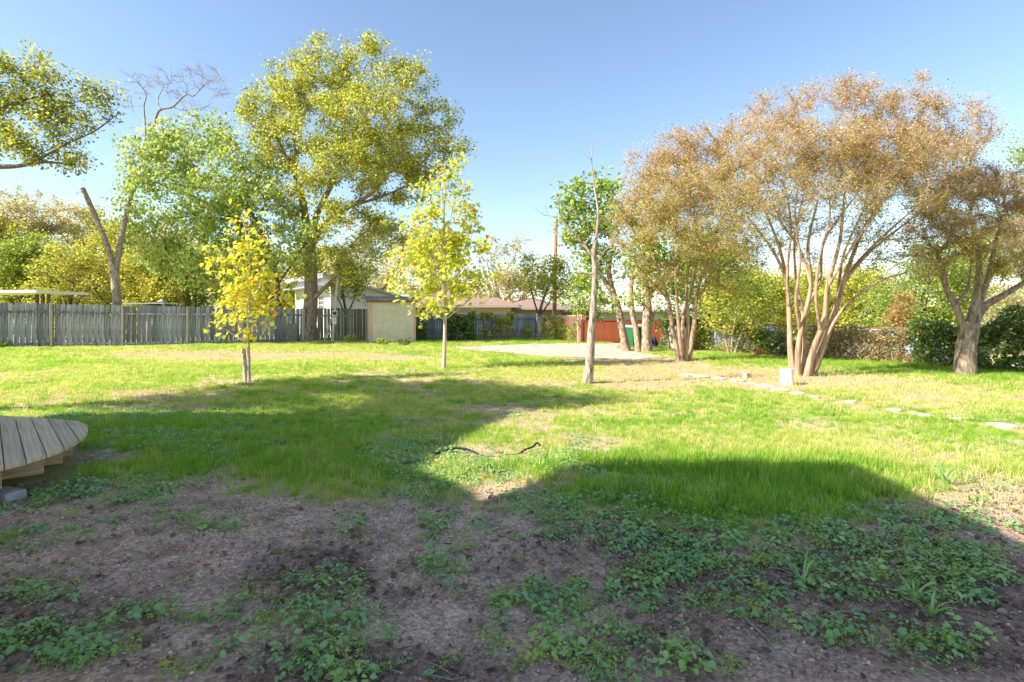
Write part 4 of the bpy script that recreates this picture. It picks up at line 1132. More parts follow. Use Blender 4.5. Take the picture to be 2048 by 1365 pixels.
# drooping green tree left of the pecan
bx_, by_ = P(560, 0, 27.6).x, 27.6; b_ = (bx_, by_, zf(bx_, by_) - 0.02); d = 27.6
trk = [(tpts([(561, 690, .6), (557, 600, .4), (552, 550, 0), (530, 480, -.5), (500, 420, -1)], d, b_[2]), 0.16, 0.06),
       (tpts([(552, 545, 0), (480, 450, -.5), (400, 400, -1), (330, 360, -1)], d), 0.09, 0.03),
       (tpts([(555, 570, .2), (590, 520, -.6), (620, 470, -1.5)], d), 0.07, 0.03)]
bl = blobs_px([(310, 290, 55, 35, 0), (400, 280, 85, 45, 0), (480, 320, 70, 60, -.5), (330, 350, 75, 55, 0), (430, 380, 90, 60, -1), (510, 410, 70, 60, -1), (290, 420, 40, 60, 0),
               (380, 450, 70, 50, 0), (460, 470, 70, 45, 0), (600, 450, 55, 30, -1.2), (590, 510, 60, 35, -1), (340, 500, 60, 40, 0), (520, 520, 50, 50, 0), (265, 340, 25, 40, 0), (430, 245, 40, 14, 0), (450, 540, 60, 35, 0), (380, 540, 60, 35, 0), (300, 500, 50, 40, 0), (250, 420, 25, 40, 0)], d, 12, 1.2)
tree('drooping_tree', 'light green tree with drooping leaves left of the tallest tree', b_, trk, bl, PAL_GREEN + [(4, (0.36, 0.40, 0.16))], leaf=0.17, per_tip=46, spread=0.55, shape='narrow', droop=0.9, flat=0.3, ratio=1.25,
     bark='bark_dark', twig='twig_grey', twig_r=0.01, seed=12, step=0.6, minfrac=0.55)

# dead forked tree behind the fence
bx_, by_ = P(236, 0, 25.4).x, 25.4; b_ = (bx_, by_, zf(bx_, by_) - 0.02); d = 25.4
trk = [(tpts([(236, 690), (234, 600), (230, 555), (226, 530)], d, b_[2]), 0.21, 0.17),
       (tpts([(228, 535), (210, 480), (185, 420), (165, 377)], d), 0.13, 0.10),
       (tpts([(232, 540), (242, 480, .5), (255, 420, 1.5), (268, 370, 2.6)], d), 0.13, 0.095),
       (tpts([(268, 370, 2.6), (284, 320, 3), (291, 270, 3), (288, 215, 3), (292, 190, 3), (276, 165, 3)], d), 0.085, 0.02),
       (tpts([(286, 305, 3), (306, 258, 3), (318, 222, 3), (345, 214, 3), (372, 190, 3), (388, 192, 3), (412, 166, 3)], d), 0.095, 0.02),
       (tpts([(322, 222, 3), (316, 200, 3), (330, 170, 3)], d), 0.035, 0.01), (tpts([(345, 214, 3), (372, 222, 3), (395, 218, 3)], d), 0.03, 0.01), (tpts([(170, 388), (158, 384), (152, 392)], d), 0.03, 0.008)]
bl = blobs_px([(280, 165, 25, 28, 3), (330, 160, 35, 24, 3), (400, 155, 45, 28, 3), (435, 175, 25, 28, 3), (395, 215, 35, 13, 3), (350, 185, 30, 20, 3), (255, 200, 15, 25, 3)], d, 80, 1.0)
tree('dead_forked_tree', 'bare dead tree forked into a broken stub and a twiggy limb', b_, trk, bl, PAL_OLIVE, leafless=True, bark='bark_pale', twig='twig_grey', twig_r=0.007, seed=13, step=0.3, minfrac=0.75, knob=0.2, wob=0.16, extra_twigs=700, spread=0.5)

# overhanging crown on the far left (trunk out of the frame)
bx_, by_ = P(-190, 0, 24.6).x, 24.6; b_ = (bx_, by_, zf(bx_, by_) - 0.02); d = 22.5
trk = [(tpts([(-205, 690, 2.1), (-200, 560, 2), (-170, 420, 1), (-120, 340, 0)], d, b_[2]), 0.36, 0.22),
       (tpts([(-125, 345), (-40, 335), (30, 333), (90, 325), (150, 330)], d), 0.18, 0.03),
       (tpts([(-150, 380, .5), (-60, 250), (20, 210), (90, 190)], d), 0.16, 0.03),
       (tpts([(60, 330), (130, 290), (190, 262), (240, 225)], d), 0.06, 0.02),
       (tpts([(-90, 290), (-30, 180), (20, 130)], d), 0.10, 0.03)]
bl = blobs_px([(-60, 170, 70, 60, 0), (40, 140, 60, 30, 0), (100, 160, 60, 35, 0), (160, 190, 50, 35, 0), (215, 170, 30, 20, 0), (40, 220, 90, 45, 0), (120, 240, 70, 40, 0), (30, 290, 70, 40, 0),
               (110, 300, 70, 35, 0), (210, 215, 30, 22, 0), (170, 330, 30, 15, 0), (-70, 270, 80, 60, 1), (-160, 220, 90, 90, 1), (20, 180, 60, 40, 1), (70, 108, 20, 10, 0)], d, 13, 1.1)
tree('overhanging_tree', 'dark-limbed tree with olive leaves reaching in at the upper left edge', b_, trk, bl, PAL_LIMB, leaf=0.135, per_tip=66, spread=0.46, shape='narrow', droop=0.3, ratio=1.1,
     bark='bark_dark', twig='bark_dark', twig_r=0.009, seed=14, step=0.55, minfrac=0.6, extra_twigs=900)

# crepe myrtles
b_, d = base_at(1603, 753)
zb = b_[2]
trk = [(tpts([(1588, 752, .1), (1581, 700, .1), (1579, 640, .2), (1574, 570, .3), (1560, 500, .4), (1530, 420, .5)], d, zb), 0.082, 0.022),
       (tpts([(1597, 754, 0), (1596, 700, -.1), (1606, 645, -.15), (1622, 570, -.2), (1616, 490, -.2), (1636, 400, -.3)], d, zb), 0.072, 0.02),
       (tpts([(1612, 755, -.05), (1627, 700, -.2), (1648, 640, -.3), (1656, 570, -.4), (1680, 480, -.5), (1690, 380, -.6)], d, zb), 0.080, 0.02),
       (tpts([(1621, 753, .1), (1645, 695, .1), (1668, 630, .1), (1687, 565, .2), (1722, 470, .3), (1770, 390, .4)], d, zb), 0.092, 0.02),
       (tpts([(1604, 751, .25), (1609, 690, .4), (1606, 630, .5), (1592, 560, .7), (1590, 470, .8), (1610, 380, .9)], d, zb), 0.065, 0.012),
       (tpts([(1643, 698, .1), (1668, 645, 0), (1705, 600, -.1), (1760, 562, -.2), (1815, 545, -.2)], d), 0.05, 0.02),
       (tpts([(1684, 572, .2), (1720, 520, .5), (1780, 460, .8), (1850, 400, 1)], d), 0.045, 0.015),
       (tpts([(1577, 610, .2), (1575, 540, 0), (1582, 450, -.3), (1570, 370, -.5)], d), 0.045, 0.015),
       (tpts([(1610, 620, -.15), (1640, 560, .2), (1650, 480, .4), (1720, 380, .6)], d), 0.04, 0.015),
       (tpts([(1574, 560, .3), (1545, 500, .2), (1500, 440, 0), (1465, 390, 0)], d), 0.04, 0.015),
       (tpts([(1600, 660, -.12), (1592, 600, -.4), (1600, 520, -.6), (1590, 430, -.8), (1600, 340, -.9)], d), 0.042, 0.012),
       (tpts([(1640, 660, -.28), (1632, 590, -.6), (1640, 510, -.8), (1660, 430, -1), (1650, 330, -1.1)], d), 0.042, 0.012),
       (tpts([(1662, 640, .1), (1676, 580, .5), (1690, 500, .9), (1730, 410, 1.1), (1740, 320, 1.2)], d), 0.042, 0.012),
       (tpts([(1655, 575, -.4), (1700, 500, -.7), (1750, 430, -.9), (1800, 350, -1)], d), 0.036, 0.012),
       (tpts([(1622, 570, -.2), (1600, 500, 0), (1560, 440, .2), (1530, 350, .3)], d), 0.034, 0.012),
       (tpts([(1690, 560, .2), (1745, 500, .2), (1820, 440, .1), (1890, 380, 0)], d), 0.034, 0.012)]
bl = blobs_px([(1500, 270, 60, 55, 0), (1560, 225, 70, 50, .5), (1660, 195, 75, 38, 0), (1760, 210, 90, 45, 0), (1870, 235, 90, 45, 0), (1950, 260, 50, 45, 0), (1480, 360, 50, 60, 0),
               (1560, 310, 80, 60, -.8), (1660, 280, 90, 60, -1), (1780, 300, 100, 60, -1), (1890, 320, 90, 50, -.5), (1590, 400, 70, 45, -1), (1700, 380, 80, 50, -1), (1800, 400, 90, 50, -.6),
               (1880, 420, 60, 50, 0), (1520, 440, 50, 45, 0), (1600, 300, 90, 60, 1.2), (1750, 300, 110, 70, 1.4), (1870, 340, 80, 60, 1.2), (1500, 500, 35, 25, 0), (1770, 490, 70, 35, 0),
               (1840, 540, 50, 20, -.3), (1690, 170, 20, 10, 0), (1840, 165, 20, 12, 0), (1985, 235, 12, 18, 0), (1450, 420, 30, 45, 0), (1610, 455, 60, 30, -.2), (1700, 455, 60, 35, 0), (1560, 500, 40, 25, .3), (1460, 480, 35, 25, 0), (1640, 510, 40, 22, .5), (1730, 530, 40, 18, 0), (1530, 380, 50, 50, -.5), (1640, 350, 60, 50, .3), (1740, 350, 70, 50, -.3), (1840, 290, 60, 50, .5), (1920, 370, 50, 45, .4), (1440, 340, 25, 40, 0)], d, 88, 1.0)
tree('crepe_myrtle', 'largest multi-trunk crepe tree with rusty brown crown behind the white log', b_, trk, bl, PAL_CREPE, leaf=0.044, per_tip=46, spread=0.29, shape='simple', droop=0.0, ratio=0.7,
     bark='bark_crepe', twig='twig', twig_r=0.0035, seed=21, step=0.28, minfrac=0.5, knob=0.05, group='multi-trunk crepe trees', pal_fn=crepe_pal(3.0, 5.6), wob=0.15, upb=0.35, flare=0.25, extra_twigs=24000, fluted=0.2)

b_, d = base_at(1367, 724)
zb = b_[2]
trk = [(tpts([(1361, 723, .05), (1345, 660, .1), (1337, 600, .2), (1322, 560, .2), (1302, 500, .3)], d, zb), 0.085, 0.03),
       (tpts([(1366, 724, -.05), (1357, 650, -.2), (1352, 570, -.3), (1345, 480, -.4)], d, zb), 0.07, 0.025),
       (tpts([(1371, 724, 0), (1376, 655, -.1), (1373, 580, -.1), (1382, 490, 0)], d, zb), 0.065, 0.025),
       (tpts([(1376, 724, .1), (1387, 660, .2), (1394, 590, .3), (1410, 530, .4), (1432, 460, .5)], d, zb), 0.085, 0.025),
       (tpts([(1369, 723, .3), (1366, 640, .6), (1385, 570, .8), (1400, 480, .9)], d, zb), 0.07, 0.035),
       (tpts([(1337, 600, .2), (1300, 560, -.2), (1265, 520, -.4)], d), 0.045, 0.02),
       (tpts([(1394, 600, .3), (1430, 550, 0), (1480, 510, -.2)], d), 0.045, 0.02)]
bl = blobs_px([(1290, 330, 45, 35, 0), (1340, 300, 55, 38, 0), (1400, 285, 60, 35, 0), (1460, 300, 45, 45, 0), (1255, 400, 45, 50, 0), (1320, 390, 70, 55, -1), (1400, 370, 75, 60, -1), (1470, 380, 50, 60, 0),
               (1270, 480, 55, 45, 0), (1340, 470, 70, 45, -1), (1420, 470, 70, 50, -1), (1480, 470, 50, 50, 0), (1300, 540, 55, 35, -.3), (1420, 545, 55, 35, 0), (1360, 360, 80, 70, 1.3), (1400, 450, 80, 60, 1.3),
               (1500, 530, 40, 30, 0), (1350, 265, 12, 12, 0), (1230, 450, 20, 40, 0), (1360, 540, 50, 25, 0), (1440, 580, 40, 18, 0), (1290, 590, 30, 14, 0), (1340, 350, 60, 50, 0), (1430, 340, 55, 45, .3), (1500, 400, 30, 50, 0), (1300, 440, 50, 50, .5)], d, 52, 1.0)
tree('crepe_myrtle', 'smaller multi-trunk crepe tree with rusty crown between dead sapling and largest crepe', b_, trk, bl, PAL_CREPE, leaf=0.053, per_tip=64, spread=0.31, droop=0.0, ratio=0.7,
     bark='bark_crepe', twig='twig', twig_r=0.0042, seed=22, step=0.32, minfrac=0.5, knob=0.05, group='multi-trunk crepe trees', pal_fn=crepe_pal(2.6, 6.2), wob=0.15, upb=0.35, flare=0.25, extra_twigs=12000, fluted=0.2)

b_, d = base_at(1930, 748)
zb = b_[2]
trk = [(tpts([(1930, 750), (1932, 710), (1936, 672), (1940, 645)], d, zb), 0.215, 0.19),
       (tpts([(1930, 665), (1912, 615), (1893, 578), (1885, 540), (1870, 500)], d), 0.10, 0.04),
       (tpts([(1938, 655), (1950, 610), (1958, 550), (1955, 490), (1940, 430)], d), 0.11, 0.04),
       (tpts([(1945, 655), (1968, 615), (2005, 592), (2050, 565), (2110, 530)], d), 0.10, 0.04),
       (tpts([(1950, 630), (1975, 560), (1990, 490), (2010, 420)], d), 0.08, 0.03),
       (tpts([(1910, 612), (1935, 575), (1940, 540)], d), 0.05, 0.02)]
bl = blobs_px([(1860, 440, 60, 45, 0), (1930, 380, 70, 45, 0), (2000, 370, 60, 45, 0), (2060, 420, 60, 60, 0), (1900, 480, 70, 40, -.6), (1980, 470, 80, 50, -.6), (2060, 500, 70, 45, 0), (2120, 450, 70, 90, 0),
               (1850, 510, 50, 25, 0), (1960, 420, 80, 50, 1), (1930, 530, 90, 20, -.3), (2030, 540, 60, 25, 0)], d, 55, 1.1)
tree('single_trunk_crepe', 'thick single-trunk tree with fine brownish crown at the right edge', b_, trk, bl, PAL_CREPE + [(2, (0.40, 0.28, 0.13))], leaf=0.046, per_tip=48, spread=0.30, droop=0.0, ratio=0.7,
     bark='bark_grey', twig='twig', twig_r=0.004, seed=23, step=0.3, minfrac=0.45, knob=0.08, pal_fn=crepe_pal(2.2, 4.6), wob=0.18, flare=0.25, extra_twigs=12000, trunk_n=16)

# dead sapling in mid lawn
b_, d = base_at(1176, 767)
zb = b_[2]
trk = [(tpts([(1174, 768), (1180, 720), (1183, 660), (1188, 600), (1190, 540), (1186, 500)], d, zb), 0.105, 0.05),
       (tpts([(1186, 505), (1193, 470), (1196, 420), (1188, 370), (1183, 320), (1187, 285)], d), 0.042, 0.006),
       (tpts([(1187, 515), (1168, 490), (1140, 460), (1120, 430), (1118, 395)], d), 0.035, 0.008),
       (tpts([(1187, 548), (1170, 547), (1153, 546)], d), 0.022, 0.012),
       (tpts([(1166, 488), (1150, 510), (1130, 528)], d), 0.016, 0.005),
       (tpts([(1168, 490), (1190, 462, -.1)], d), 0.016, 0.006),
       (tpts([(1192, 500), (1210, 530), (1225, 550)], d), 0.018, 0.006),
       (tpts([(1194, 440), (1230, 440, .2)], d), 0.01, 0.004)]
bl = blobs_px([(1110, 410, 30, 30, 0), (1090, 415, 30, 12, 0), (1185, 330, 12, 30, 0), (1230, 540, 50, 40, 0), (1220, 480, 40, 40, 0), (1150, 450, 40, 40, 0), (1130, 520, 25, 15, 0), (1100, 450, 30, 20, 0)], d, 130, 1.5)
tree('dead_sapling', 'slender leafless dead tree standing alone in mid lawn', b_, trk, bl, PAL_OLIVE, leafless=True, bark='bark_pale', twig='twig_grey', twig_r=0.003, seed=24, step=0.22, minfrac=0.55, wob=0.2, flare=0.3, knob=0.08, extra_twigs=180, spread=0.22)

# ------------------------------------------------------------------ saplings with large lobed leaves
lob = [(0, 0), (0.12, 0.30), (0.02, 0.55), (0.34, 0.40), (0.52, 0.58), (0.62, 0.28), (1.0, 0.0), (0.62, -0.28), (0.52, -0.58), (0.34, -0.40), (0.02, -0.55), (0.12, -0.30)]
def lobed_leaf(name, mat, cup=0.15):
    vs = [(0.42, 0, 0.06)] + [(x, y, -cup * (abs(y) + 0.25 * x * x)) for x, y in lob]
    fs = [(0, i, i % 12 + 1) for i in range(1, 13)]
    me = bpy.data.meshes.new(name); me.from_pydata(vs, [], fs); me.materials.append(mat); return me
def sapling(name, label, b_, trunks, blobs, cols, per_tip, leaf, seed, stub=None, n_ind=300):
    r = np.random.default_rng(seed)
    root, tips = tree(name, label, b_, trunks, blobs, PAL_LIME, leafless=True, bark='bark_light', twig='twig', twig_r=0.0035, seed=seed, step=0.25, minfrac=0.3, group='yellowing saplings', trunk_n=10, flare=0.25, wob=0.14, upb=0.5)
    B0 = np.array(b_)
    N = len(tips) * per_tip
    lp = np.repeat(tips, per_tip, 0) + r.normal(size=(N, 3)) * np.array([0.13, 0.13, 0.12]) - B0
    a = r.normal(size=(N, 3)); a[:, 2] = a[:, 2] * 0.5 - 0.55; a /= np.linalg.norm(a, axis=1, keepdims=True)
    up = r.normal(size=(N, 3)) * 0.7 + np.array([-0.3, -0.4, 0.8])
    s = np.cross(up, a); s /= np.linalg.norm(s, axis=1, keepdims=True); nn = np.cross(a, s)
    sz = leaf * (0.6 + 0.7 * r.random(N))
    order = np.argsort(lp[:, 1]); near = set(order[:n_ind].tolist())
    # tone patches: orange scorch in places
    ci = r.choice(len(cols), N, p=np.array([c[0] for c in cols]) / sum(c[0] for c in cols))
    meshes = []
    for k, (w, c) in enumerate(cols):
        m_ = mat_leaf(name + '_leaf', 0.4, 0.5, col=[(0, tuple(0.8 * v for v in c)), (1, tuple(min(0.8, 1.15 * v) for v in c))])
        meshes.append([lobed_leaf('leaf', m_, q) for q in (0.1, 0.3)])
    base = np.array([(0.42, 0, 0.06)] + [(x, y, -0.2 * (abs(y) + 0.25 * x * x)) for x, y in lob])
    tri = np.array([(0, i, i % 12 + 1) for i in range(1, 13)])
    rest = np.array([i for i in range(N) if i not in near])
    V = lp[rest][:, None] + (a[rest][:, None] * base[None, :, 0:1] + s[rest][:, None] * base[None, :, 1:2] + nn[rest][:, None] * base[None, :, 2:3]) * sz[rest][:, None, None]
    T = (np.arange(len(rest)) * 13)[:, None, None] + tri[None]
    cc = np.array([c for _, c in cols])[ci[rest]] * (1 + 0.15 * r.normal(size=(len(rest), 1)))
    o = obj('crown', np_mesh('crown', V.reshape(-1, 3), T.reshape(-1, 3), M['leaf'], cols=np.repeat(np.clip(cc, 0.01, 0.8), 12, 0)), root); o["kind"] = "stuff"
    for i in near:
        o = bpy.data.objects.new('leaf', meshes[ci[i]][i % 2])
        Mx = Matrix(((a[i][0], s[i][0], nn[i][0]), (a[i][1], s[i][1], nn[i][1]), (a[i][2], s[i][2], nn[i][2])))
        o.rotation_euler = Mx.to_euler(); o.location = lp[i]; o.scale = (sz[i],) * 3
        link(o, root)
    if stub:
        obj('stub', trunk_mesh(smooth_poly(stub, 4) - B0, 0.05, 0.042, M['bark_light'], 0.2, 10, 0.08, 5), root)
    return root
b_, d = base_at(497, 764)
zb = b_[2]
trk = [(tpts([(498, 765), (498, 720), (497, 660), (500, 580), (498, 500), (484, 432)], d, zb), 0.038, 0.008),
       (tpts([(497, 690), (470, 630), (440, 570), (420, 520)], d), 0.016, 0.005),
       (tpts([(498, 680), (515, 640), (545, 600), (580, 595)], d), 0.014, 0.005),
       (tpts([(498, 640), (480, 560), (455, 480)], d), 0.014, 0.005),
       (tpts([(499, 620), (520, 550), (535, 470)], d), 0.014, 0.005),
       (tpts([(497, 690), (460, 665), (440, 655)], d), 0.012, 0.005)]
bl = blobs_px([(485, 440, 14, 22, 0), (495, 480, 30, 30, 0), (500, 530, 40, 35, 0), (470, 560, 40, 35, 0), (520, 570, 40, 40, 0), (440, 540, 25, 30, 0), (460, 610, 40, 35, 0), (520, 620, 45, 35, 0),
               (460, 650, 35, 20, 0), (490, 660, 35, 22, -.2), (560, 600, 30, 14, 0), (425, 515, 15, 15, 0), (530, 500, 18, 35, 0), (500, 600, 30, 30, .3)], d, 125, 1.0)
sapling('yellow_sapling', 'small bright yellow sapling beside a cut stub on the left lawn', b_, trk, bl, PAL_YELLOW, 9, 0.10, 31, stub=tpts([(492, 766), (490, 735), (487, 698)], d, zb))
b_, d = base_at(888, 738)
zb = b_[2]
trk = [(tpts([(887, 740), (889, 700), (890, 640), (890, 560), (888, 460), (890, 330)], d, zb), 0.06, 0.01),
       (tpts([(889, 640), (860, 620), (825, 590), (800, 560)], d), 0.022, 0.006),
       (tpts([(889, 640), (915, 620), (950, 590), (990, 550)], d), 0.022, 0.006),
       (tpts([(890, 600), (860, 540), (830, 460)], d), 0.018, 0.006),
       (tpts([(890, 590), (925, 520), (955, 440)], d), 0.018, 0.006),
       (tpts([(889, 500), (870, 430), (860, 360)], d), 0.014, 0.005),
       (tpts([(889, 500), (905, 420), (915, 340)], d), 0.014, 0.005)]
bl = blobs_px([(885, 340, 28, 25, 0), (855, 370, 28, 28, 0), (915, 370, 22, 35, 0), (880, 410, 45, 35, 0), (930, 430, 40, 35, 0), (830, 440, 35, 30, 0), (880, 470, 55, 40, 0), (945, 480, 35, 45, 0), (815, 510, 40, 40, 0),
               (870, 530, 60, 40, 0), (930, 540, 50, 40, 0), (830, 575, 45, 30, 0), (890, 590, 60, 30, -.2), (945, 590, 45, 30, 0), (985, 545, 30, 20, 0), (860, 620, 50, 16, 0), (790, 560, 20, 20, 0), (915, 320, 8, 14, 0), (880, 500, 60, 50, .7)], d, 70, 1.0)
sapling('lime_sapling', 'taller yellow-green sapling with pale trunk right of the tan shed', b_, trk, bl, PAL_LIME, 12, 0.118, 32)

# rough twin trunks by the gate with bright green crowns
PG = []
def rough(label, base_px, trunks, blobs, seed, dens, leaf=0.15, pt=40):
    b_, d = base_at(*base_px); zb = b_[2]
    tr = [(tpts(t, d, zb if i == 0 or (len(t) > 0 and t[0][1] > 690) else None), r0, r1) for i, (t, r0, r1) in enumerate(trunks)]
    tree('rough_bark_tree', label, b_, tr, blobs_px(blobs, d, dens, 1.0), PAL_BRIGHT, leaf=leaf, per_tip=pt, spread=0.42, droop=0.3, bark='bark_rough', twig='bark_dark', twig_r=0.008,
         seed=seed, step=0.5, minfrac=0.5, knob=0.22, group='rough-barked trees by the gate', trunk_n=14)
rough('rough-barked tree leaning left in front of the rust red gate', (1252, 703),
      [([(1253, 704), (1244, 655), (1236, 615), (1222, 570), (1215, 520)], 0.16, 0.09), ([(1230, 595), (1200, 545), (1170, 480), (1155, 420)], 0.09, 0.03), ([(1218, 545), (1225, 480), (1215, 400)], 0.07, 0.03)],
      [(1150, 400, 38, 40), (1190, 370, 40, 25), (1170, 440, 50, 40), (1210, 430, 40, 50), (1150, 490, 40, 30), (1210, 500, 40, 40), (1225, 365, 25, 22), (1190, 540, 30, 22), (1130, 420, 15, 30), (1180, 590, 20, 22), (1215, 610, 28, 15)], 41, 30)
rough('double rough-barked trunk just right of the green bin', (1290, 705),
      [([(1293, 706), (1293, 660), (1295, 615), (1292, 560), (1300, 500)], 0.22, 0.10), ([(1277, 703), (1273, 665), (1264, 620), (1262, 575), (1270, 510)], 0.12, 0.07), ([(1298, 660), (1303, 640), (1306, 625)], 0.10, 0.09),
       ([(1293, 600), (1330, 550), (1370, 500)], 0.07, 0.03)],
      [(1270, 540, 40, 35), (1320, 540, 50, 35), (1300, 490, 60, 40), (1380, 500, 50, 40), (1260, 590, 25, 15), (1330, 590, 35, 20), (1430, 520, 40, 40), (1350, 560, 40, 30), (1400, 590, 35, 22), (1300, 430, 60, 40)], 42, 26, 0.15, 36)

# small multi-stem shrub on the right
b_, d = base_at(1462, 709); zb = b_[2]
trk = [(tpts([(1460, 710), (1453, 690), (1450, 660), (1440, 620)], d, zb), 0.045, 0.015), (tpts([(1463, 710), (1464, 680), (1470, 640), (1475, 600)], d, zb), 0.04, 0.015),
       (tpts([(1466, 710), (1475, 690), (1482, 670), (1500, 630)], d, zb), 0.045, 0.015), (tpts([(1458, 709), (1445, 685), (1425, 650)], d, zb), 0.03, 0.012)]
bl = blobs_px([(1420, 620, 35, 30), (1460, 600, 45, 35), (1510, 610, 40, 35), (1490, 575, 45, 25), (1430, 580, 30, 25), (1480, 640, 50, 22), (1430, 655, 30, 18), (1540, 630, 25, 25), (1500, 665, 25, 12)], d, 30, 1.0)
tree('multi_stem_shrub', 'small yellow-green shrub with thin splayed stems between the crepe trees', b_, trk, bl, PAL_GOLD, leaf=0.10, per_tip=34, spread=0.33, bark='bark_pale', twig='twig', twig_r=0.005, seed=43, step=0.35, minfrac=0.4, cat='shrub')
b_, d = base_at(1516, 716); zb = b_[2]
tree('rusty_shrublet', 'tiny rust coloured shrub on the grass left of the large crepe', b_, [(tpts([(1516, 717), (1517, 710), (1519, 705)], d, zb), 0.012, 0.006)], blobs_px([(1513, 707, 10, 5), (1525, 704, 13, 4), (1518, 702, 6, 3)], d, 900, 1.0),
     [(3, (0.50, 0.25, 0.10)), (2, (0.42, 0.20, 0.08)), (1, (0.55, 0.33, 0.15))], leaf=0.06, per_tip=26, spread=0.07, bark='twig', twig='twig', twig_r=0.003, seed=44, step=0.1, minfrac=0.2, cat='shrub')

# ------------------------------------------------------------------ background trees, each its own
def bgtree(name, label, x, d, y_top, w_px, y_bot, pal, seed, leaf=0.22, dens=3.2, pt=46, lean=0, bark='bark_dark', group='trees beyond the fences', gap=1.0, leafless=False, twig='twig_grey', xt=0):
    r = random.Random(seed)
    bx_ = P(x, 0, d).x; bz = zf(bx_, d); b_ = (bx_, d, bz - 0.02)
    ztop = P(0, y_top, d).z; zbot = P(0, y_bot, d).z; w = w_px / F * d
    H = ztop - bz
    trk = [([np.array((bx_, d, bz - 0.1)), np.array((bx_ + 0.1 * w * r.uniform(-1, 1), d, bz + 0.3 * H)), np.array((bx_ + 0.15 * w * r.uniform(-1, 1), d, bz + 0.62 * H))], 0.025 * H, 0.012 * H)]
    for k in range(3):
        a_ = 2.1 * k + r.uniform(-.5, .5)
        p0 = trk[0][0][1]
        trk.append(([p0, p0 + np.array((math.cos(a_) * w * 0.2, math.sin(a_) * w * 0.15, 0.2 * H)), p0 + np.array((math.cos(a_) * w * 0.38, math.sin(a_) * w * 0.25, 0.42 * H))], 0.012 * H, 0.004 * H))
    bl = []
    n = 11; hc = ztop - zbot
    for k in range(n):
        t = (k + 0.5) / n; zz = zbot + hc * t
        wr = w * 0.5 * math.sqrt(max(0.12, 1 - (2 * t - 0.85) ** 2))
        a_ = 2.4 * k + r.uniform(-.4, .4)
        rr_ = w * 0.24 * r.uniform(0.8, 1.25)
        c = np.array((bx_ + lean * t + math.cos(a_) * max(0, wr - rr_ * 0.7), d + math.sin(a_) * max(0, wr - rr_) * 0.7, min(zz, ztop - rr_ * 0.5)))
        rz_ = max(0.5, min(rr_ * 0.8, hc * 0.3))
        bl.append((c, (rr_, rr_, rz_), max(4, int(dens * rr_ * rr_ * rz_ * 1.4))))
    return tree(name, label, b_, trk, bl, pal, leaf=leaf, per_tip=pt, spread=0.55 * gap, droop=0.2, bark=bark, twig=twig, twig_r=0.010, seed=seed, step=0.8, minfrac=0.3, group=group, trunk_n=8, leafless=leafless, extra_twigs=xt)
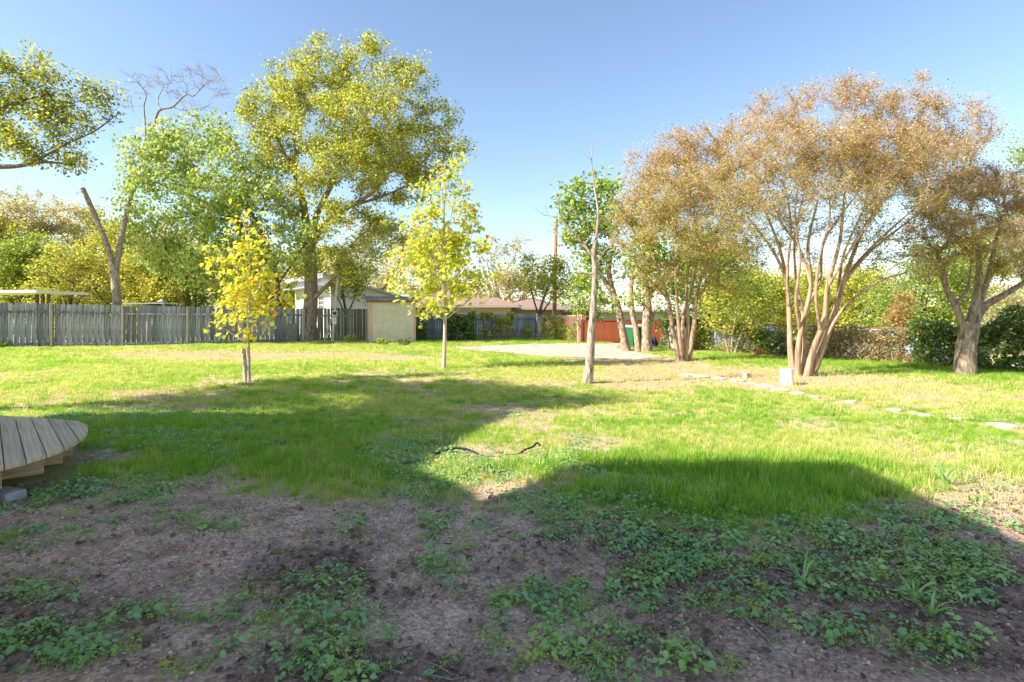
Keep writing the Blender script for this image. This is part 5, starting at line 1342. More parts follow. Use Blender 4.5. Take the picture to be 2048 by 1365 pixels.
BT = [  # name, label, x, depth, top, width, bottom, palette, seed
 ('olive_tree', 'pale feathery olive tree at the far left horizon', 15, 46, 395, 150, 560, PAL_PALE, 61),
 ('olive_tree', 'brownish olive tree behind the broken stub of the dead tree', 120, 48, 410, 150, 590, PAL_PALE, 62),
 ('green_tree', 'dense dark green tree above the white carport', 45, 38, 470, 150, 600, PAL_DARK, 63),
 ('green_tree', 'dense green tree left of the dead trunk', 140, 36, 495, 130, 605, PAL_OLIVE, 64),
 ('green_tree', 'low yellow-green tree directly behind the dead trunk', 215, 41, 440, 130, 600, PAL_OLIVE, 65),
 ('olive_tree', 'olive bushy tree right of the dead trunk above the fence', 315, 37, 505, 150, 605, PAL_OLIVE, 66),
 ('green_tree', 'dark green bushy tree behind the yellow sapling', 410, 38, 500, 150, 608, PAL_DARK, 67),
 ('olive_tree', 'olive tree between the yellow sapling and the workshop', 520, 44, 480, 130, 600, PAL_OLIVE, 68),
 ('grey_tree', 'greyish tree with visible trunk behind the workshop roof', 742, 44, 440, 130, 575, PAL_PALE, 69),
 ('grey_tree', 'pale grey tree behind the tan house chimney', 850, 52, 455, 150, 590, PAL_PALE, 70),
 ('round_tree', 'round leafy tree around the base of the utility pole', 1090, 35.5, 510, 105, 548, PAL_OLIVE, 72),
 ('slim_tree', 'thin crooked tree rising in front of the workshop right wall', 692, 30.2, 520, 60, 545, PAL_PECAN, 94),
 ('olive_tree', 'olive tree filling the gap behind the dead tree fork', 190, 52, 415, 130, 600, PAL_OLIVE, 95),
 ('olive_tree', 'olive tree behind the far left end of the carport', -40, 44, 420, 150, 600, PAL_OLIVE, 96),
 ('round_tree', 'small pale tree behind the tan house roof left of the pole', 1020, 50, 540, 90, 600, PAL_PALE, 73),
 ('green_tree', 'leafy tree between the dead sapling and the cream house', 1165, 46, 540, 100, 612, PAL_GREEN, 74),
 ('green_tree', 'bright green tree behind the smaller crepe crown', 1420, 34, 470, 170, 640, PAL_BRIGHT, 75),
 ('gold_tree', 'golden green tree behind the small multi-stem shrub', 1500, 40, 540, 170, 650, PAL_GOLD, 76),
 ('gold_tree', 'golden tree behind the largest crepe trunks', 1620, 46, 545, 150, 650, PAL_GOLD, 77),
 ('gold_tree', 'golden green tree right of the largest crepe trunks', 1720, 40, 540, 180, 645, PAL_GOLD, 78),
 ('green_tree', 'deep green tree behind the dark hedge', 1860, 33, 500, 190, 650, PAL_GREEN, 79),
 ('gold_tree', 'lime green tree behind the single-trunk tree', 1960, 36, 470, 170, 640, PAL_GOLD, 80),
 ('green_tree', 'tall green tree showing at the upper right edge', 2060, 30, 280, 150, 620, PAL_GREEN, 81),
 ('olive_tree', 'greyish olive tree low at the right edge behind the hedge', 2040, 26, 560, 130, 650, PAL_PALE, 82),
 ('green_tree', 'far green tree seen between the two crepe trees', 1540, 62, 560, 150, 640, PAL_OLIVE, 83),
 ('olive_tree', 'far olive tree behind the green drooping tree', 640, 58, 500, 190, 610, PAL_OLIVE, 84),
 ('olive_tree', 'far pale tree between dead trunk and drooping tree', 330, 56, 470, 170, 610, PAL_PALE, 85),
]
for nm, lb, x_, d_, yt, w_, yb, pal, sd in BT:
    lf = 0.0040 * d_
    bgtree(nm, lb, x_, d_, yt, w_ * 1.3, yb + 40, pal, sd, leaf=lf, dens=2.6 * (38 / d_) ** 2 * (1.5 if pal is not PAL_PALE else 0.9), pt=72, gap=d_ / 38, xt=500 if pal is PAL_PALE else 0)
bgtree('bare_tree', 'nearly leafless tree in the sky gap right of the yellow-green sapling', 1010, 55, 475, 170, 590, PAL_PALE, 90, leaf=0.2, dens=0.9, pt=7, gap=1.4, xt=1600, bark='bark_grey')
bgtree('bare_tree', 'bare twiggy tree on the far left above the dense green tree', 45, 52, 370, 130, 540, PAL_PALE, 91, leaf=0.2, dens=0.7, pt=5, gap=1.5, xt=1400, bark='bark_grey')
bgtree('orange_shrub', 'orange-brown shrub above the hedge left of the single-trunk tree', 1803, 21, 596, 46, 645, [(3, (0.44, 0.23, 0.11)), (2, (0.38, 0.27, 0.11)), (2, (0.28, 0.28, 0.08))], 92, leaf=0.085, dens=26, pt=34, gap=0.5)
# tree out of the frame on the left that drops its shade on the lawn
tb = (-10.9, 7.4); 
tree('shade_tree', 'leafy tree out of view on the left that shades the lawn', (tb[0], tb[1], zf(*tb) - 0.02),
     [([np.array((tb[0], tb[1], -0.1)), np.array((tb[0] + .1, tb[1], 2.5)), np.array((tb[0] + .2, tb[1] - .2, 5.2))], 0.2, 0.1)],
     [((-11.6, 8.2, 5.6), (1.5, 1.0, 0.9), 60), ((-10.2, 7.9, 6.3), (1.5, 1.0, 0.9), 60), ((-9.2, 6.7, 6.3), (1.4, 0.9, 0.9), 55), ((-9.7, 5.4, 6.2), (1.3, 1.0, 1.0), 50), ((-11.8, 6.6, 5.2), (1.5, 1.2, 1.0), 50), ((-7.8, 6.1, 6.4), (0.8, 0.6, 0.6), 24)],
     PAL_GREEN, leaf=0.15, per_tip=52, spread=0.42, seed=93, step=0.4, minfrac=0.4)

# ------------------------------------------------------------------ hedges and vines on the fences
def foliage_mass(name, label, pts_fn, N, leaf, palette, seed, cat='vine', stems=60, group=None, mat='leaf_gloss', droop=0.4, stem_mat='twig', ratio=0.9, stemlen=0.5):
    r = np.random.default_rng(seed)
    p, ground = pts_fn(N, r)
    org = np.array([p[:, 0].mean(), p[:, 1].mean(), 0]); org[2] = zf(org[0], org[1])
    root = empty(name, org); tag(root, label, cat, group)
    cols = pick_cols(len(p), palette, r=r)
    o = obj('foliage', leaf_mesh('foliage', p - org, leaf, cols, M[mat], 'simple', droop, 0.4, ratio, r), root); o["kind"] = "stuff"
    if stems:
        g = ground[r.integers(0, len(ground), stems)]
        A, B, ra, rb = [], [], [], []
        for q in g:
            a_ = np.array([q[0], q[1], zf(q[0], q[1]) - 0.02]); h = q[2] - a_[2]
            n = 5; prev = a_
            for k in range(1, n + 1):
                nx_ = a_ + np.array([0, 0, h * k / n]) + r.normal(size=3) * 0.09 * np.array([1.5, 1, 0.4]) * stemlen * 2
                A.append(prev); B.append(nx_); ra.append(0.011 * (1.1 - k / n)); rb.append(0.011 * (1.0 - 0.9 * k / n)); prev = nx_
        Vv, Qq = tubes_np(np.array(A) - org, np.array(B) - org, np.array(ra), np.array(rb), 4)
        o = obj('stems', np_mesh('stems', Vv, Qq, M[stem_mat]), root); o["kind"] = "stuff"
    return root
def along_fence(a, b, h, thick, top_noise=0.25, lowbias=1.0, seedn=5, hole=0.0, front=0.0):
    a = np.array(a); b = np.array(b); L = np.linalg.norm(b - a); t = (b - a) / L; n = np.array([-t[1], t[0]])
    def f(N, r):
        u = r.random(N) * L
        base = a + u[:, None] * t
        hmax = h * (1 + top_noise * (fbm(u * 1.3, u * 0 + seedn, seedn, 3) - 0.5) * 2)
        v = r.random(N) ** lowbias * hmax
        w = r.normal(size=N) * thick * (0.6 + 0.8 * vnoise(u * 2, v * 2, seedn + 3)) - front
        xy = base + w[:, None] * n
        if hole > 0:
            keep = fbm(u * 1.6, v * 2.2, seedn + 9, 3) > hole
        else: keep = np.ones(N, bool)
        z = zg(xy[:, 0], xy[:, 1]) + 0.02 + v
        p = np.stack([xy[:, 0], xy[:, 1], z], -1)[keep]
        return p, p
    return f
PAL_IVY = [(4, (0.06, 0.115, 0.028)), (3, (0.09, 0.155, 0.035)), (2, (0.14, 0.20, 0.045)), (0.7, (0.26, 0.27, 0.06)), (0.25, (0.40, 0.20, 0.06))]
PAL_DRY = [(4, (0.34, 0.23, 0.15)), (3, (0.45, 0.34, 0.25)), (2, (0.20, 0.14, 0.09)), (4, (0.22, 0.24, 0.06)), (2, (0.13, 0.17, 0.04)), (0.4, (0.50, 0.24, 0.10))]
foliage_mass('ivy_hedge', 'dark glossy ivy hedge along the right fence behind the single-trunk tree', along_fence(fs_pt(0.0, 7.4), fs_pt(0.0, 16), 1.28, 0.30, 0.42, 0.85, 5, 0.30), 34000, 0.075, PAL_IVY, 101, 'hedge', 120)
foliage_mass('dry_vine_hedge', 'dry pinkish brown vine tangle right of the large crepe trunks', along_fence(fs_pt(0.0, 4.4), fs_pt(0.0, 7.4), 1.0, 0.22, 0.45, 1.1, 6, 0.36), 9500, 0.065, PAL_DRY, 102, 'hedge', 90, mat='leaf')
foliage_mass('ivy_clump', 'dark leafy vine clump just left of the large crepe trunks', along_fence(fs_pt(0.0, 2.6), fs_pt(0.0, 4.3), 1.05, 0.22, 0.35, 1.0, 7, 0.36), 6000, 0.085, PAL_IVY, 103, 'vine', 50)
foliage_mass('fence_vine', 'thin straggling vine on the fence behind the small multi-stem shrub', along_fence(fs_pt(0.0, -0.3), fs_pt(0.0, 2.6), 1.08, 0.2, 0.3, 0.75, 8, 0.40), 8000, 0.075, PAL_OLIVE + [(3, (0.12, 0.16, 0.04))], 104, 'vine', 50, mat='leaf')
foliage_mass('fence_shrub', 'rounded dark green shrub against the grey boards right of the lime sapling', along_fence((-3.35, 29.1), (-2.05, 29.5), 1.5, 0.26, 0.25, 0.8, 9, 0.22), 5200, 0.12, PAL_IVY + [(2, (0.12, 0.22, 0.05))], 105, 'shrub', 30)
foliage_mass('fence_vine', 'yellow-green vine draped over the wire in the middle of the grey boards', along_fence((-1.75, 30.1), (0.05, 30.8), 1.42, 0.14, 0.2, 0.45, 10, 0.42), 2600, 0.11, PAL_GOLD + [(3, (0.25, 0.17, 0.08))], 106, 'vine', 40, mat='leaf')
foliage_mass('fence_vine', 'sparse vine at the right end of the grey boards', along_fence((0.2, 30.9), (1.55, 31.45), 1.35, 0.14, 0.2, 0.6, 11, 0.46), 1900, 0.11, PAL_OLIVE, 107, 'vine', 40, mat='leaf')
foliage_mass('fence_vine', 'tangled vine on the chain-link just left of the rust red gate', along_fence((1.75, 31.35), (3.35, 27.5), 1.3, 0.16, 0.2, 0.8, 12, 0.42), 3600, 0.10, PAL_OLIVE + [(3, (0.10, 0.17, 0.05))], 108, 'vine', 60, mat='leaf')
foliage_mass('gate_vine', 'dark vine clump hanging over the right end of the rust red gate', along_fence((6.6, 24.2), (7.5, 22.3), 1.15, 0.2, 0.25, 0.5, 13, 0.38), 2600, 0.10, PAL_IVY, 109, 'vine', 30)
foliage_mass('shed_side_weeds', 'leafy weeds in the gap right of the tan shed', along_fence((-5.1, 28.6), (-4.5, 28.9), 0.75, 0.2, 0.3, 0.8, 14, 0.3), 700, 0.11, PAL_IVY, 110, 'weed', 14)
for i, (px_, py_, h_, lb) in enumerate(((108, 694, 0.42, 'bright leafy weed at the fence foot near the left edge'), (700, 688, 0.4, 'bright green weed at the shed corner by the mossy fence'), (808, 691, 0.3, 'dark low weed at the right end of the shed front'),
                                        (765, 692, 0.28, 'pale weed in front of the middle of the shed'), (8, 697, 0.35, 'low weed at the fence foot on the extreme left'), (183, 693, 0.3, 'dark weed at the fence foot under the dead tree'))):
    g = G(px_, py_)
    foliage_mass('fence_weed', lb, along_fence(g - np.array([0.25, 0]), g + np.array([0.25, 0.02]), h_, 0.13, 0.3, 0.9, 20 + i), 160, 0.10, PAL_BRIGHT if i != 2 else PAL_IVY, 120 + i, 'weed', 10, group='weeds along the fences', mat='leaf')

# ------------------------------------------------------------------ ground scatter (instanced stuff)
def proto(name, me):
    return bpy.data.objects.new(name, me)

def scatter(name, label, xy, protos, scale, tilt=0.15, lift=0.0, seed=1, zscale=None, cat=None, idx=None):
    r = np.random.default_rng(seed); n = len(xy)
    co = np.stack([xy[:, 0], xy[:, 1], zg(xy[:, 0], xy[:, 1]) + lift], -1).astype(np.float32)
    me = bpy.data.meshes.new(name); me.vertices.add(n); me.vertices.foreach_set("co", co.ravel())
    rot = np.stack([r.normal(size=n) * tilt, r.normal(size=n) * tilt, r.random(n) * 6.283], -1).astype(np.float32)
    a = me.attributes.new("rot", 'FLOAT_VECTOR', 'POINT'); a.data.foreach_set("vector", rot.ravel())
    zs = np.ones(n) if zscale is None else zscale
    sc = np.stack([scale, scale, scale * zs], -1).astype(np.float32)
    a = me.attributes.new("scl", 'FLOAT_VECTOR', 'POINT'); a.data.foreach_set("vector", sc.ravel())
    a = me.attributes.new("pidx", 'INT', 'POINT'); a.data.foreach_set("value", (r.integers(0, len(protos), n) if idx is None else idx).astype(np.int32))
    me.update()
    o = obj(name, me); tag(o, label, cat, kind='stuff')
    ng = bpy.data.node_groups.new(name, 'GeometryNodeTree')
    ng.interface.new_socket('Geometry', in_out='INPUT', socket_type='NodeSocketGeometry')
    ng.interface.new_socket('Geometry', in_out='OUTPUT', socket_type='NodeSocketGeometry')
    N = ng.nodes; L = ng.links
    gi = N.new('NodeGroupInput'); go = N.new('NodeGroupOutput')
    iop = N.new('GeometryNodeInstanceOnPoints')
    L.new(gi.outputs[0], iop.inputs['Points'])
    g2i = N.new('GeometryNodeGeometryToInstance')
    for p in reversed(protos):      # a multi-input socket lists its links last first
        oi = N.new('GeometryNodeObjectInfo'); oi.inputs['Object'].default_value = p
        L.new(oi.outputs['Geometry'], g2i.inputs[0])
    L.new(g2i.outputs[0], iop.inputs['Instance'])
    iop.inputs['Pick Instance'].default_value = True
    def na(nm, ty):
        q = N.new('GeometryNodeInputNamedAttribute'); q.data_type = ty; q.inputs['Name'].default_value = nm; return q
    L.new(na('pidx', 'INT').outputs['Attribute'], iop.inputs['Instance Index'])
    e2r = N.new('FunctionNodeEulerToRotation'); L.new(na('rot', 'FLOAT_VECTOR').outputs['Attribute'], e2r.inputs[0])
    L.new(e2r.outputs[0], iop.inputs['Rotation'])
    L.new(na('scl', 'FLOAT_VECTOR').outputs['Attribute'], iop.inputs['Scale'])
    L.new(iop.outputs[0], go.inputs[0])
    md = o.modifiers.new('scatter', 'NODES'); md.node_group = ng
    return o

def grass_clump(nblades, radius, h, w, mat, seed, lean=0.5):
    r = np.random.default_rng(seed); V = []; Fq = []
    for i in range(nblades):
        a = r.random() * 6.283; rr = radius * math.sqrt(r.random())
        bx, by = rr * math.cos(a), rr * math.sin(a)
        hh = h * (0.45 + 0.75 * r.random()); ww = w * (0.7 + 0.6 * r.random())
        la = a + r.normal() * 0.9; ln = lean * hh * (0.2 + r.random())
        fx, fy = -math.sin(la + r.normal() * .6) * ww, math.cos(la) * ww
        b = len(V)
        dx, dy = math.cos(la) * ln, math.sin(la) * ln
        V += [(bx - fx, by - fy, -0.005), (bx + fx, by + fy, -0.005), (bx + dx * .35 - fx * .8, by + dy * .35 - fy * .8, hh * .6), (bx + dx * .35 + fx * .8, by + dy * .35 + fy * .8, hh * .6), (bx + dx, by + dy, hh)]
        Fq += [(b, b + 1, b + 3, b + 2), (b + 2, b + 3, b + 4)]
    me = bpy.data.meshes.new('grass_clump'); me.from_pydata(V, [], Fq); me.materials.append(mat)
    return me

def rand_ground(n_per_m2, d0, d1, r, margin=1.04):
    """uniform random points on the ground inside the widened view wedge between two depths"""
    hw = 0.95 * margin; side = 2.6
    X = hw * d1 + side
    n = int(2 * X * (d1 - d0) * n_per_m2)
    d = d0 + r.random(n) * (d1 - d0)
    x = (r.random(n) * 2 - 1) * X
    k = np.abs(x) < hw * d + side
    x, d = x[k], d[k]
    return np.stack([x, d], -1)

def yard_ok(p):
    ok = yard_ok0(p)
    for (sx_, sy_, sw_, sh_, _l) in stones:
        g = G(sx_, sy_); ok &= ~((np.abs(p[:, 0] - g[0]) < sw_ * 0.48 * g[1] / F) & (np.abs(p[:, 1] - g[1]) < 0.24) | ((np.abs(p[:, 0] - g[0]) < sw_ * 0.4 * g[1] / F) & (p[:, 1] < g[1]) & (p[:, 1] > g[1] - 0.42)))
    for q in hpts[::2]:
        ok &= ((p[:, 0] - q.x) ** 2 + (p[:, 1] - q.y + 0.05) ** 2) > 0.07 ** 2
    return ok

def yard_ok0(p):
    """inside the yard, off the drive and out from under the deck and shed"""
    ok = fence_s(p[:, 0], p[:, 1]) < 0.6
    t = (np.array([-10.6, 27.87]) - FA); t /= np.linalg.norm(t); n = np.array([-t[1], t[0]])
    ok &= ((p - FA) @ n) < 0.5
    px, py = to_px(p[:, 0], p[:, 1])
    poly = np.array(drive_poly); ins = np.zeros(len(p), bool)
    for i in range(len(poly)):
        (ax, ay), (bx, by) = poly[i], poly[(i + 1) % len(poly)]
        ins ^= ((ay > py) != (by > py)) & (px < (bx - ax) * (py - ay) / (by - ay + 1e-9) + ax)
    ok &= ~ins
    po = np.array(outline); ins = np.zeros(len(p), bool)
    for i in range(len(po)):
        (ax, ay), (bx, by) = po[i], po[(i + 1) % len(po)]
        ins ^= ((ay > p[:, 1]) != (by > p[:, 1])) & (p[:, 0] < (bx - ax) * (p[:, 1] - ay) / (by - ay + 1e-9) + ax)
    ok &= ~ins
    return ok

r = np.random.default_rng(200)
near_p = [proto('grass_clump', grass_clump(15, 0.045, 0.10, 0.0022, M['grass'], 300 + i, 0.6)) for i in range(5)]
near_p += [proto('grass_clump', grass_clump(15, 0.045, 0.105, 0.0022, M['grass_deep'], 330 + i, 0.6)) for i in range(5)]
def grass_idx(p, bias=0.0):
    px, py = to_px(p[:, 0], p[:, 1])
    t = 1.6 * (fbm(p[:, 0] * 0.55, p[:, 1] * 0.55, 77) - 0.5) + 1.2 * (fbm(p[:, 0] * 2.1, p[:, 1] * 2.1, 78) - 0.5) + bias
    t = t + 0.9 * ell(px, py, 1450, 985, 480, 75, 0.4) + 0.8 * ell(px, py, 420, 890, 520, 85, 0.5) + 0.4 * ell(px, py, 1820, 738, 230, 26, 0.5) + 0.3 * ell(px, py, 1000, 690, 200, 9, 0.5)  # lusher patches, deeper green also painted in where house and crepe shadows fall
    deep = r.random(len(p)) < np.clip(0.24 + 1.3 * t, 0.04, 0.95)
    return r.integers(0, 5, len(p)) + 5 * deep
far_p = [proto('grass_tuft', grass_clump(26, 0.11, 0.10, 0.0045, M['grass'], 310 + i, 0.6)) for i in range(5)]
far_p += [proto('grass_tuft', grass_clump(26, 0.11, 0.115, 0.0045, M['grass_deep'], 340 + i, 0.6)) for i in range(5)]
dry_p = [proto('dry_tuft', grass_clump(18, 0.09, 0.07, 0.0035, M['grass_dry'], 320 + i, 0.9)) for i in range(4)]
P1 = rand_ground(480, 2.2, 7.5, r); g_, w_, m_, s_ = fields(P1[:, 0], P1[:, 1])
px, py = to_px(P1[:, 0], P1[:, 1])
pat = fbm(P1[:, 0] * 1.7, P1[:, 1] * 1.7, 61)
keep = (r.random(len(P1)) < g_ ** 1.3 * (1 - 0.45 * w_) * np.clip(0.35 + 1.3 * pat, 0, 1) + 0.03 + 0.07 * (pat > 0.56)) & yard_ok(P1)
P1 = P1[keep]; g1 = g_[keep]; pat1 = pat[keep]; px, py = px[keep], py[keep]
tall = 0.55 + 0.17 * sstep(900, 940, py) + 0.55 * ell(px, py, 1450, 985, 420, 75, 0.8) * (0.5 + pat1) + 0.25 * ell(px, py, 300, 900, 400, 70, 0.5)
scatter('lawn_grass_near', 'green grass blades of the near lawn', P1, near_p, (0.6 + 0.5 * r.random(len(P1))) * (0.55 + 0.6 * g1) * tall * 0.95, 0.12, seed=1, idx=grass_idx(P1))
P2 = rand_ground(140, 7.3, 15, r); g_, w_, m_, s_ = fields(P2[:, 0], P2[:, 1])
keep = (r.random(len(P2)) < g_ ** 1.2 * (1 - 0.35 * s_)) & yard_ok(P2)
P2 = P2[keep]; g2 = g_[keep]
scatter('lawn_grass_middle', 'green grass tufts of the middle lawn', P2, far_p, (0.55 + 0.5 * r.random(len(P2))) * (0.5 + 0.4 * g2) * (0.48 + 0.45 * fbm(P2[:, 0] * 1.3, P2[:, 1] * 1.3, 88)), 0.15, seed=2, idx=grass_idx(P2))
P3 = rand_ground(56, 14.8, 33, r); g_, w_, m_, s_ = fields(P3[:, 0], P3[:, 1])
keep = (r.random(len(P3)) < g_ ** 1.2 * (1 - 0.35 * s_)) & yard_ok(P3)
P3 = P3[keep]; g3 = g_[keep]
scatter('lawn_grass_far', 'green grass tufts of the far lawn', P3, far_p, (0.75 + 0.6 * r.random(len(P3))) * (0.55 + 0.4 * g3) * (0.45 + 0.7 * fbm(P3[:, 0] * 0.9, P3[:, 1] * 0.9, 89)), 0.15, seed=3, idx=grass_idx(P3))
P4 = np.vstack([rand_ground(60, 3.5, 15, r), rand_ground(22, 15, 31, r)]); g_, w_, m_, s_ = fields(P4[:, 0], P4[:, 1])
keep = (r.random(len(P4)) < np.clip(0.8 * s_ + 0.22 * g_ * (0.4 + fbm(P4[:, 0] * .8, P4[:, 1] * .8, 97)), 0, 1)) & yard_ok(P4)
P4 = P4[keep]
scatter('dry_grass', 'straw coloured dry grass in worn patches of the lawn', P4, dry_p, (0.5 + 0.6 * r.random(len(P4))), 0.25, seed=4)

# broadleaf weeds
def weed_plant(seed, nl, hmax, rad, ls, mat='weed', wr=0.38):
    r = np.random.default_rng(seed); V = []; Fq = []
    for i in range(nl):
        a = r.random() * 6.283; rr = rad * math.sqrt(r.random()); zz = hmax * (0.25 + 0.75 * r.random()) * (1 - 0.35 * rr / rad)
        c = np.array([rr * math.cos(a), rr * math.sin(a), zz])
        da = a + r.normal() * 0.8; el = r.normal() * 0.22 - 0.12
        ax = np.array([math.cos(da) * math.cos(el), math.sin(da) * math.cos(el), math.sin(el)])
        sd = np.array([-math.sin(da), math.cos(da), r.normal() * 0.25]); sd /= np.linalg.norm(sd)
        nn = np.cross(ax, sd); L = ls * (0.55 + 0.7 * r.random()); W = L * wr
        pts = [(0, 0, 0), (0.22, 0.75, 0.10), (0.22, 0, 0.0), (0.22, -0.75, 0.10), (0.55, 0.9, 0.05), (0.55, 0, -0.05), (0.55, -0.9, 0.05), (1.0, 0, -0.22)]
        b = len(V)
        for u, v, w in pts: V.append(tuple(c + ax * (u * L) + sd * (v * W) + nn * (w * L * 0.8)))
        Fq += [(b, b + 2, b + 1), (b, b + 3, b + 2), (b + 1, b + 2, b + 5, b + 4), (b + 2, b + 3, b + 6, b + 5), (b + 4, b + 5, b + 7), (b + 5, b + 6, b + 7)]
        if i % 2 == 0:
            b = len(V); q = np.array([c[0] * 0.25, c[1] * 0.25, 0.0])
            V += [tuple(q + (0.001, 0, 0)), tuple(q - (0.001, 0, 0)), tuple(c - (0.0008, 0, 0)), tuple(c + (0.0008, 0, 0))]; Fq.append((b, b + 1, b + 2, b + 3))
    me = bpy.data.meshes.new('weed_plant'); me.from_pydata(V, [], Fq); me.materials.append(M[mat])
    for p in me.polygons: p.use_smooth = True
    return me
wp = [proto('weed_plant', weed_plant(400 + i, (16, 22, 12, 28, 18)[i], (0.06, 0.08, 0.05, 0.09, 0.07)[i], (0.07, 0.09, 0.06, 0.10, 0.08)[i], 0.037)) for i in range(5)]
wp += [proto('weed_plant', weed_plant(420 + i, (34, 26, 40)[i], (0.07, 0.05, 0.10)[i], (0.08, 0.06, 0.09)[i], 0.019, 'weed_light', (0.45, 0.3, 0.24)[i])) for i in range(3)]
PW = rand_ground(190, 2.2, 10.5, r); g_, w_, m_, s_ = fields(PW[:, 0], PW[:, 1])
keep = (r.random(len(PW)) < w_ ** 1.15) & yard_ok(PW)
PW = PW[keep]; ww = w_[keep]
scatter('broadleaf_weeds', 'low broad-leaved weeds creeping over the bare soil', PW, wp, (0.45 + 0.55 * r.random(len(PW))) * (0.6 + 0.5 * ww), 0.18, seed=5)

# pebbles, bark litter
def stone_mesh(seed):
    r = np.random.default_rng(seed); bm = bmesh.new(); bmesh.ops.create_icosphere(bm, subdivisions=1, radius=0.5)
    for v in bm.verts: v.co *= 0.75 + 0.5 * r.random(); v.co.z *= 0.6
    me = bpy.data.meshes.new('pebble'); bm.to_mesh(me); bm.free(); me.materials.append(M['pebble']); return me
sp = [proto('pebble', stone_mesh(500 + i)) for i in range(4)]
PS = rand_ground(2600, 2.2, 6.0, r); g_, w_, m_, s_ = fields(PS[:, 0], PS[:, 1])
keep = (r.random(len(PS)) < (1 - g_) * (1 - 0.8 * m_) * 0.75); PS = PS[keep]
scatter('pebbles', 'fine pale grit scattered over the bare soil', PS, sp, 0.004 + 0.015 * r.random(len(PS)) ** 3.5, 0.4, 0.002, seed=6)
def chip_mesh(seed, L, W, curl):
    r = np.random.default_rng(seed)
    V = [(-.5 * L, 0, .004), (-.15 * L, W, curl), (.2 * L, .8 * W, curl * 1.3), (.5 * L, 0, .006), (.2 * L, -W, .3 * curl), (-.2 * L, -.8 * W, 0.001)]
    V = [(x + r.normal() * .002, y + r.normal() * .002, z + abs(r.normal()) * .003) for x, y, z in V]
    me = bpy.data.meshes.new('bark_chip'); me.from_pydata(V, [], [(0, 1, 2, 3), (0, 3, 4, 5)]); me.materials.append(M['litter']); return me
cp_ = [proto('bark_chip', chip_mesh(520 + i, l_, w_2, c_)) for i, (l_, w_2, c_) in enumerate(((0.05, 0.010, 0.006), (0.035, 0.012, 0.01), (0.07, 0.006, 0.004), (0.03, 0.004, 0.003), (0.05, 0.016, 0.014)))]
PC = rand_ground(1100, 2.2, 6.5, r); g_, w_, m_, s_ = fields(PC[:, 0], PC[:, 1])
keep = (r.random(len(PC)) < np.clip(m_ * 0.85 + 0.05, 0, 1) * (1 - g_ * 0.9)); PC = PC[keep]
scatter('bark_litter', 'brown bark mulch and dry leaf litter on dark soil', PC, cp_, 0.4 + 0.7 * r.random(len(PC)), 0.25, 0.004, seed=7)

def stick_mesh(seed):
    r_ = np.random.default_rng(seed); mb = MB(); p = np.zeros(3); d_ = np.array([1.0, 0, 0.05]); pts = [p.copy()]
    for k in range(5):
        d_ = d_ + r_.normal(size=3) * np.array([.2, .35, .12]); d_ /= np.linalg.norm(d_); p = p + d_ * 0.02; pts.append(p.copy())
    mb.tube([Vector(q) for q in pts], [0.0016, 0.0015, 0.0014, 0.0012, 0.001, 0.0006], 4)
    return mb.mesh('stick', M['twig_grey'])
stk_p = [proto('stick', stick_mesh(540 + i)) for i in range(5)]
PT = rand_ground(60, 2.2, 6.5, r); g_, w_, m_, s_ = fields(PT[:, 0], PT[:, 1])
PT = PT[(r.random(len(PT)) < (1 - g_) * (0.35 + 0.6 * m_))]
scatter('fine_sticks', 'thin dry sticks strewn over the bare soil', PT, stk_p, 0.4 + 1.4 * r.random(len(PT)) ** 2, 0.08, 0.005, seed=8)
clod_p = [proto('clod', stone_mesh(560 + i)) for i in range(4)]
mclod = mat_leaf('soil_clod', 0.0, 0.95, col=[(0.0, (0.16, 0.11, 0.085)), (0.6, (0.36, 0.25, 0.19)), (1.0, (0.58, 0.43, 0.33))], gloss=0.1)
for p in clod_p: p.data.materials[0] = mclod
PK = rand_ground(260, 2.2, 6.5, r); g_, w_, m_, s_ = fields(PK[:, 0], PK[:, 1])
PK = PK[(r.random(len(PK)) < (1 - g_) * 0.8 * np.clip(0.1 + 1.6 * fbm(PK[:, 0] * 1.4, PK[:, 1] * 1.4, 99) - 0.3, 0, 1))]
scatter('soil_clods', 'crumbs and clods of dry soil', PK, clod_p, 0.006 + 0.022 * r.random(len(PK)) ** 3, 0.5, 0.0, seed=9)

# ------------------------------------------------------------------ single small things on the soil
def long_tuft(label, px_, py_, h, n, seed):
    r_ = np.random.default_rng(seed); g = G(px_, py_); V = []; Fq = []
    root = empty('grass_plant', (g[0], g[1], zf(*g))); tag(root, label, 'grass plant', 'long-bladed grass plants')
    for i in range(n):
        a = 6.283 * i / n + r_.normal() * 0.4; ln = h * (0.6 + 0.6 * r_.random()); hh = h * (0.5 + 0.6 * r_.random()); w = 0.006
        V = []; 
        for k in range(6):
            t = k / 5; rr_ = ln * t ** 1.3 * 0.8; z = hh * (t * 1.5 - 0.75 * t * t)
            wd = w * (1 - t ** 2) + 0.0005; c_, s_ = math.cos(a), math.sin(a)
            V += [(c_ * rr_ - s_ * wd, s_ * rr_ + c_ * wd, z), (c_ * rr_, s_ * rr_, z - 0.003), (c_ * rr_ + s_ * wd, s_ * rr_ - c_ * wd, z)]
        Fq = [(3 * k + j, 3 * k + j + 1, 3 * k + j + 4, 3 * k + j + 3) for k in range(5) for j in range(2)]
        me = bpy.data.meshes.new('blade'); me.from_pydata(V, [], Fq); me.materials.append(M['weed'])
        obj('blade', me, root)
long_tuft('spiky long-bladed grass plant among weeds right of centre', 1606, 1172, 0.22, 8, 601)
long_tuft('upper of two dark spiky grass plants on the mulch', 1829, 1210, 0.14, 9, 602)
long_tuft('lower of two dark spiky grass plants on the mulch', 1862, 1240, 0.15, 9, 603)
long_tuft('tall arching grass tuft in the sunny corner at right', 1890, 968, 0.24, 16, 604)
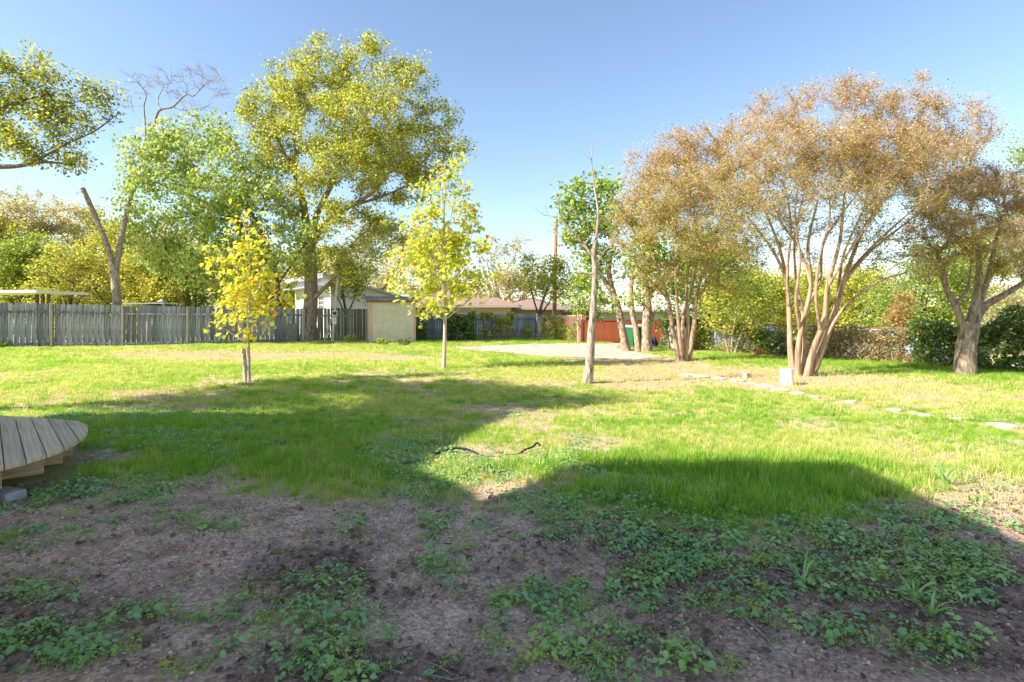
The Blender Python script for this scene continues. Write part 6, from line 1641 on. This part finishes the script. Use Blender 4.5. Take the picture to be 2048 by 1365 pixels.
yl = mat_noise('yellow_leaf', [(0.3, (0.45, 0.28, 0.03)), (0.7, (0.62, 0.44, 0.06))], 20, 3, 0.6, 0)
def fallen_leaf(label, px_, py_, sz, seed):
    r_ = random.Random(seed); g = G(px_, py_)
    me = lobed_leaf('fallen_leaf', yl, 0.3) if seed % 2 else None
    if me is None:
        me = bpy.data.meshes.new('fallen_leaf')
        me.from_pydata([(0, 0, 0), (0.3, 0.22, 0.1), (0.35, 0, 0.02), (0.3, -0.22, 0.12), (0.7, 0.18, 0.08), (0.7, 0, 0.0), (0.7, -0.18, 0.1), (1, 0, 0.08)], [],
                       [(0, 2, 1), (0, 3, 2), (1, 2, 5, 4), (2, 3, 6, 5), (4, 5, 7), (5, 6, 7)]); me.materials.append(yl)
    o = obj('fallen_leaf', me, None, (g[0], g[1], zf(*g) + 0.012), (r_.uniform(-.3, .3), r_.uniform(-.3, .3), r_.uniform(0, 6)), (sz, sz, sz))
    tag(o, label, 'leaf', 'fallen yellow leaves on the soil')
for i, (a_, b_2, s_2, l_) in enumerate(((355, 1109, 0.075, 'fallen yellow leaf on open grit at left'), (318, 1340, 0.07, 'yellow leaf among dark weeds at the bottom left'), (1526, 1230, 0.07, 'yellow leaf beside the forked twig at lower right'),
                                     (1880, 1092, 0.07, 'yellow-orange leaf on mulch near the shadow edge'), (1915, 1176, 0.055, 'small yellow leaf among weeds at far right'), (688, 1278, 0.05, 'tiny yellow leaf in weeds left of bottom centre'))):
    fallen_leaf(l_, a_, b_2, s_2, i * 2)
def ground_twig(label, pts, rad, seed):
    P3 = [Vector((*G(*p), zf(*G(*p)) + 0.012)) for p in pts]
    o = MB().tube(P3, [rad * (1 - 0.5 * i / (len(P3) - 1)) for i in range(len(P3))], 6).build('twig', M['twig_grey'], None, True)
    tag(o, label, 'twig', 'twigs on the soil')
ground_twig('long forked grey twig on the soil at lower right', [(1490, 1240), (1515, 1262), (1535, 1280), (1546, 1295), (1545, 1312)], 0.006, 1)
ground_twig('short grey twig crossing the long forked twig', [(1536, 1282), (1546, 1276), (1556, 1270)], 0.005, 2)
ground_twig('thin twig on open grit at left', [(248, 1106), (290, 1112), (312, 1118)], 0.004, 3)
ground_twig('small forked twig on grit below the yellow leaf', [(328, 1172), (331, 1185), (335, 1196)], 0.004, 4)
ground_twig('grey stick on dark soil at the bottom left of centre', [(842, 1320), (880, 1330), (905, 1345)], 0.004, 5)
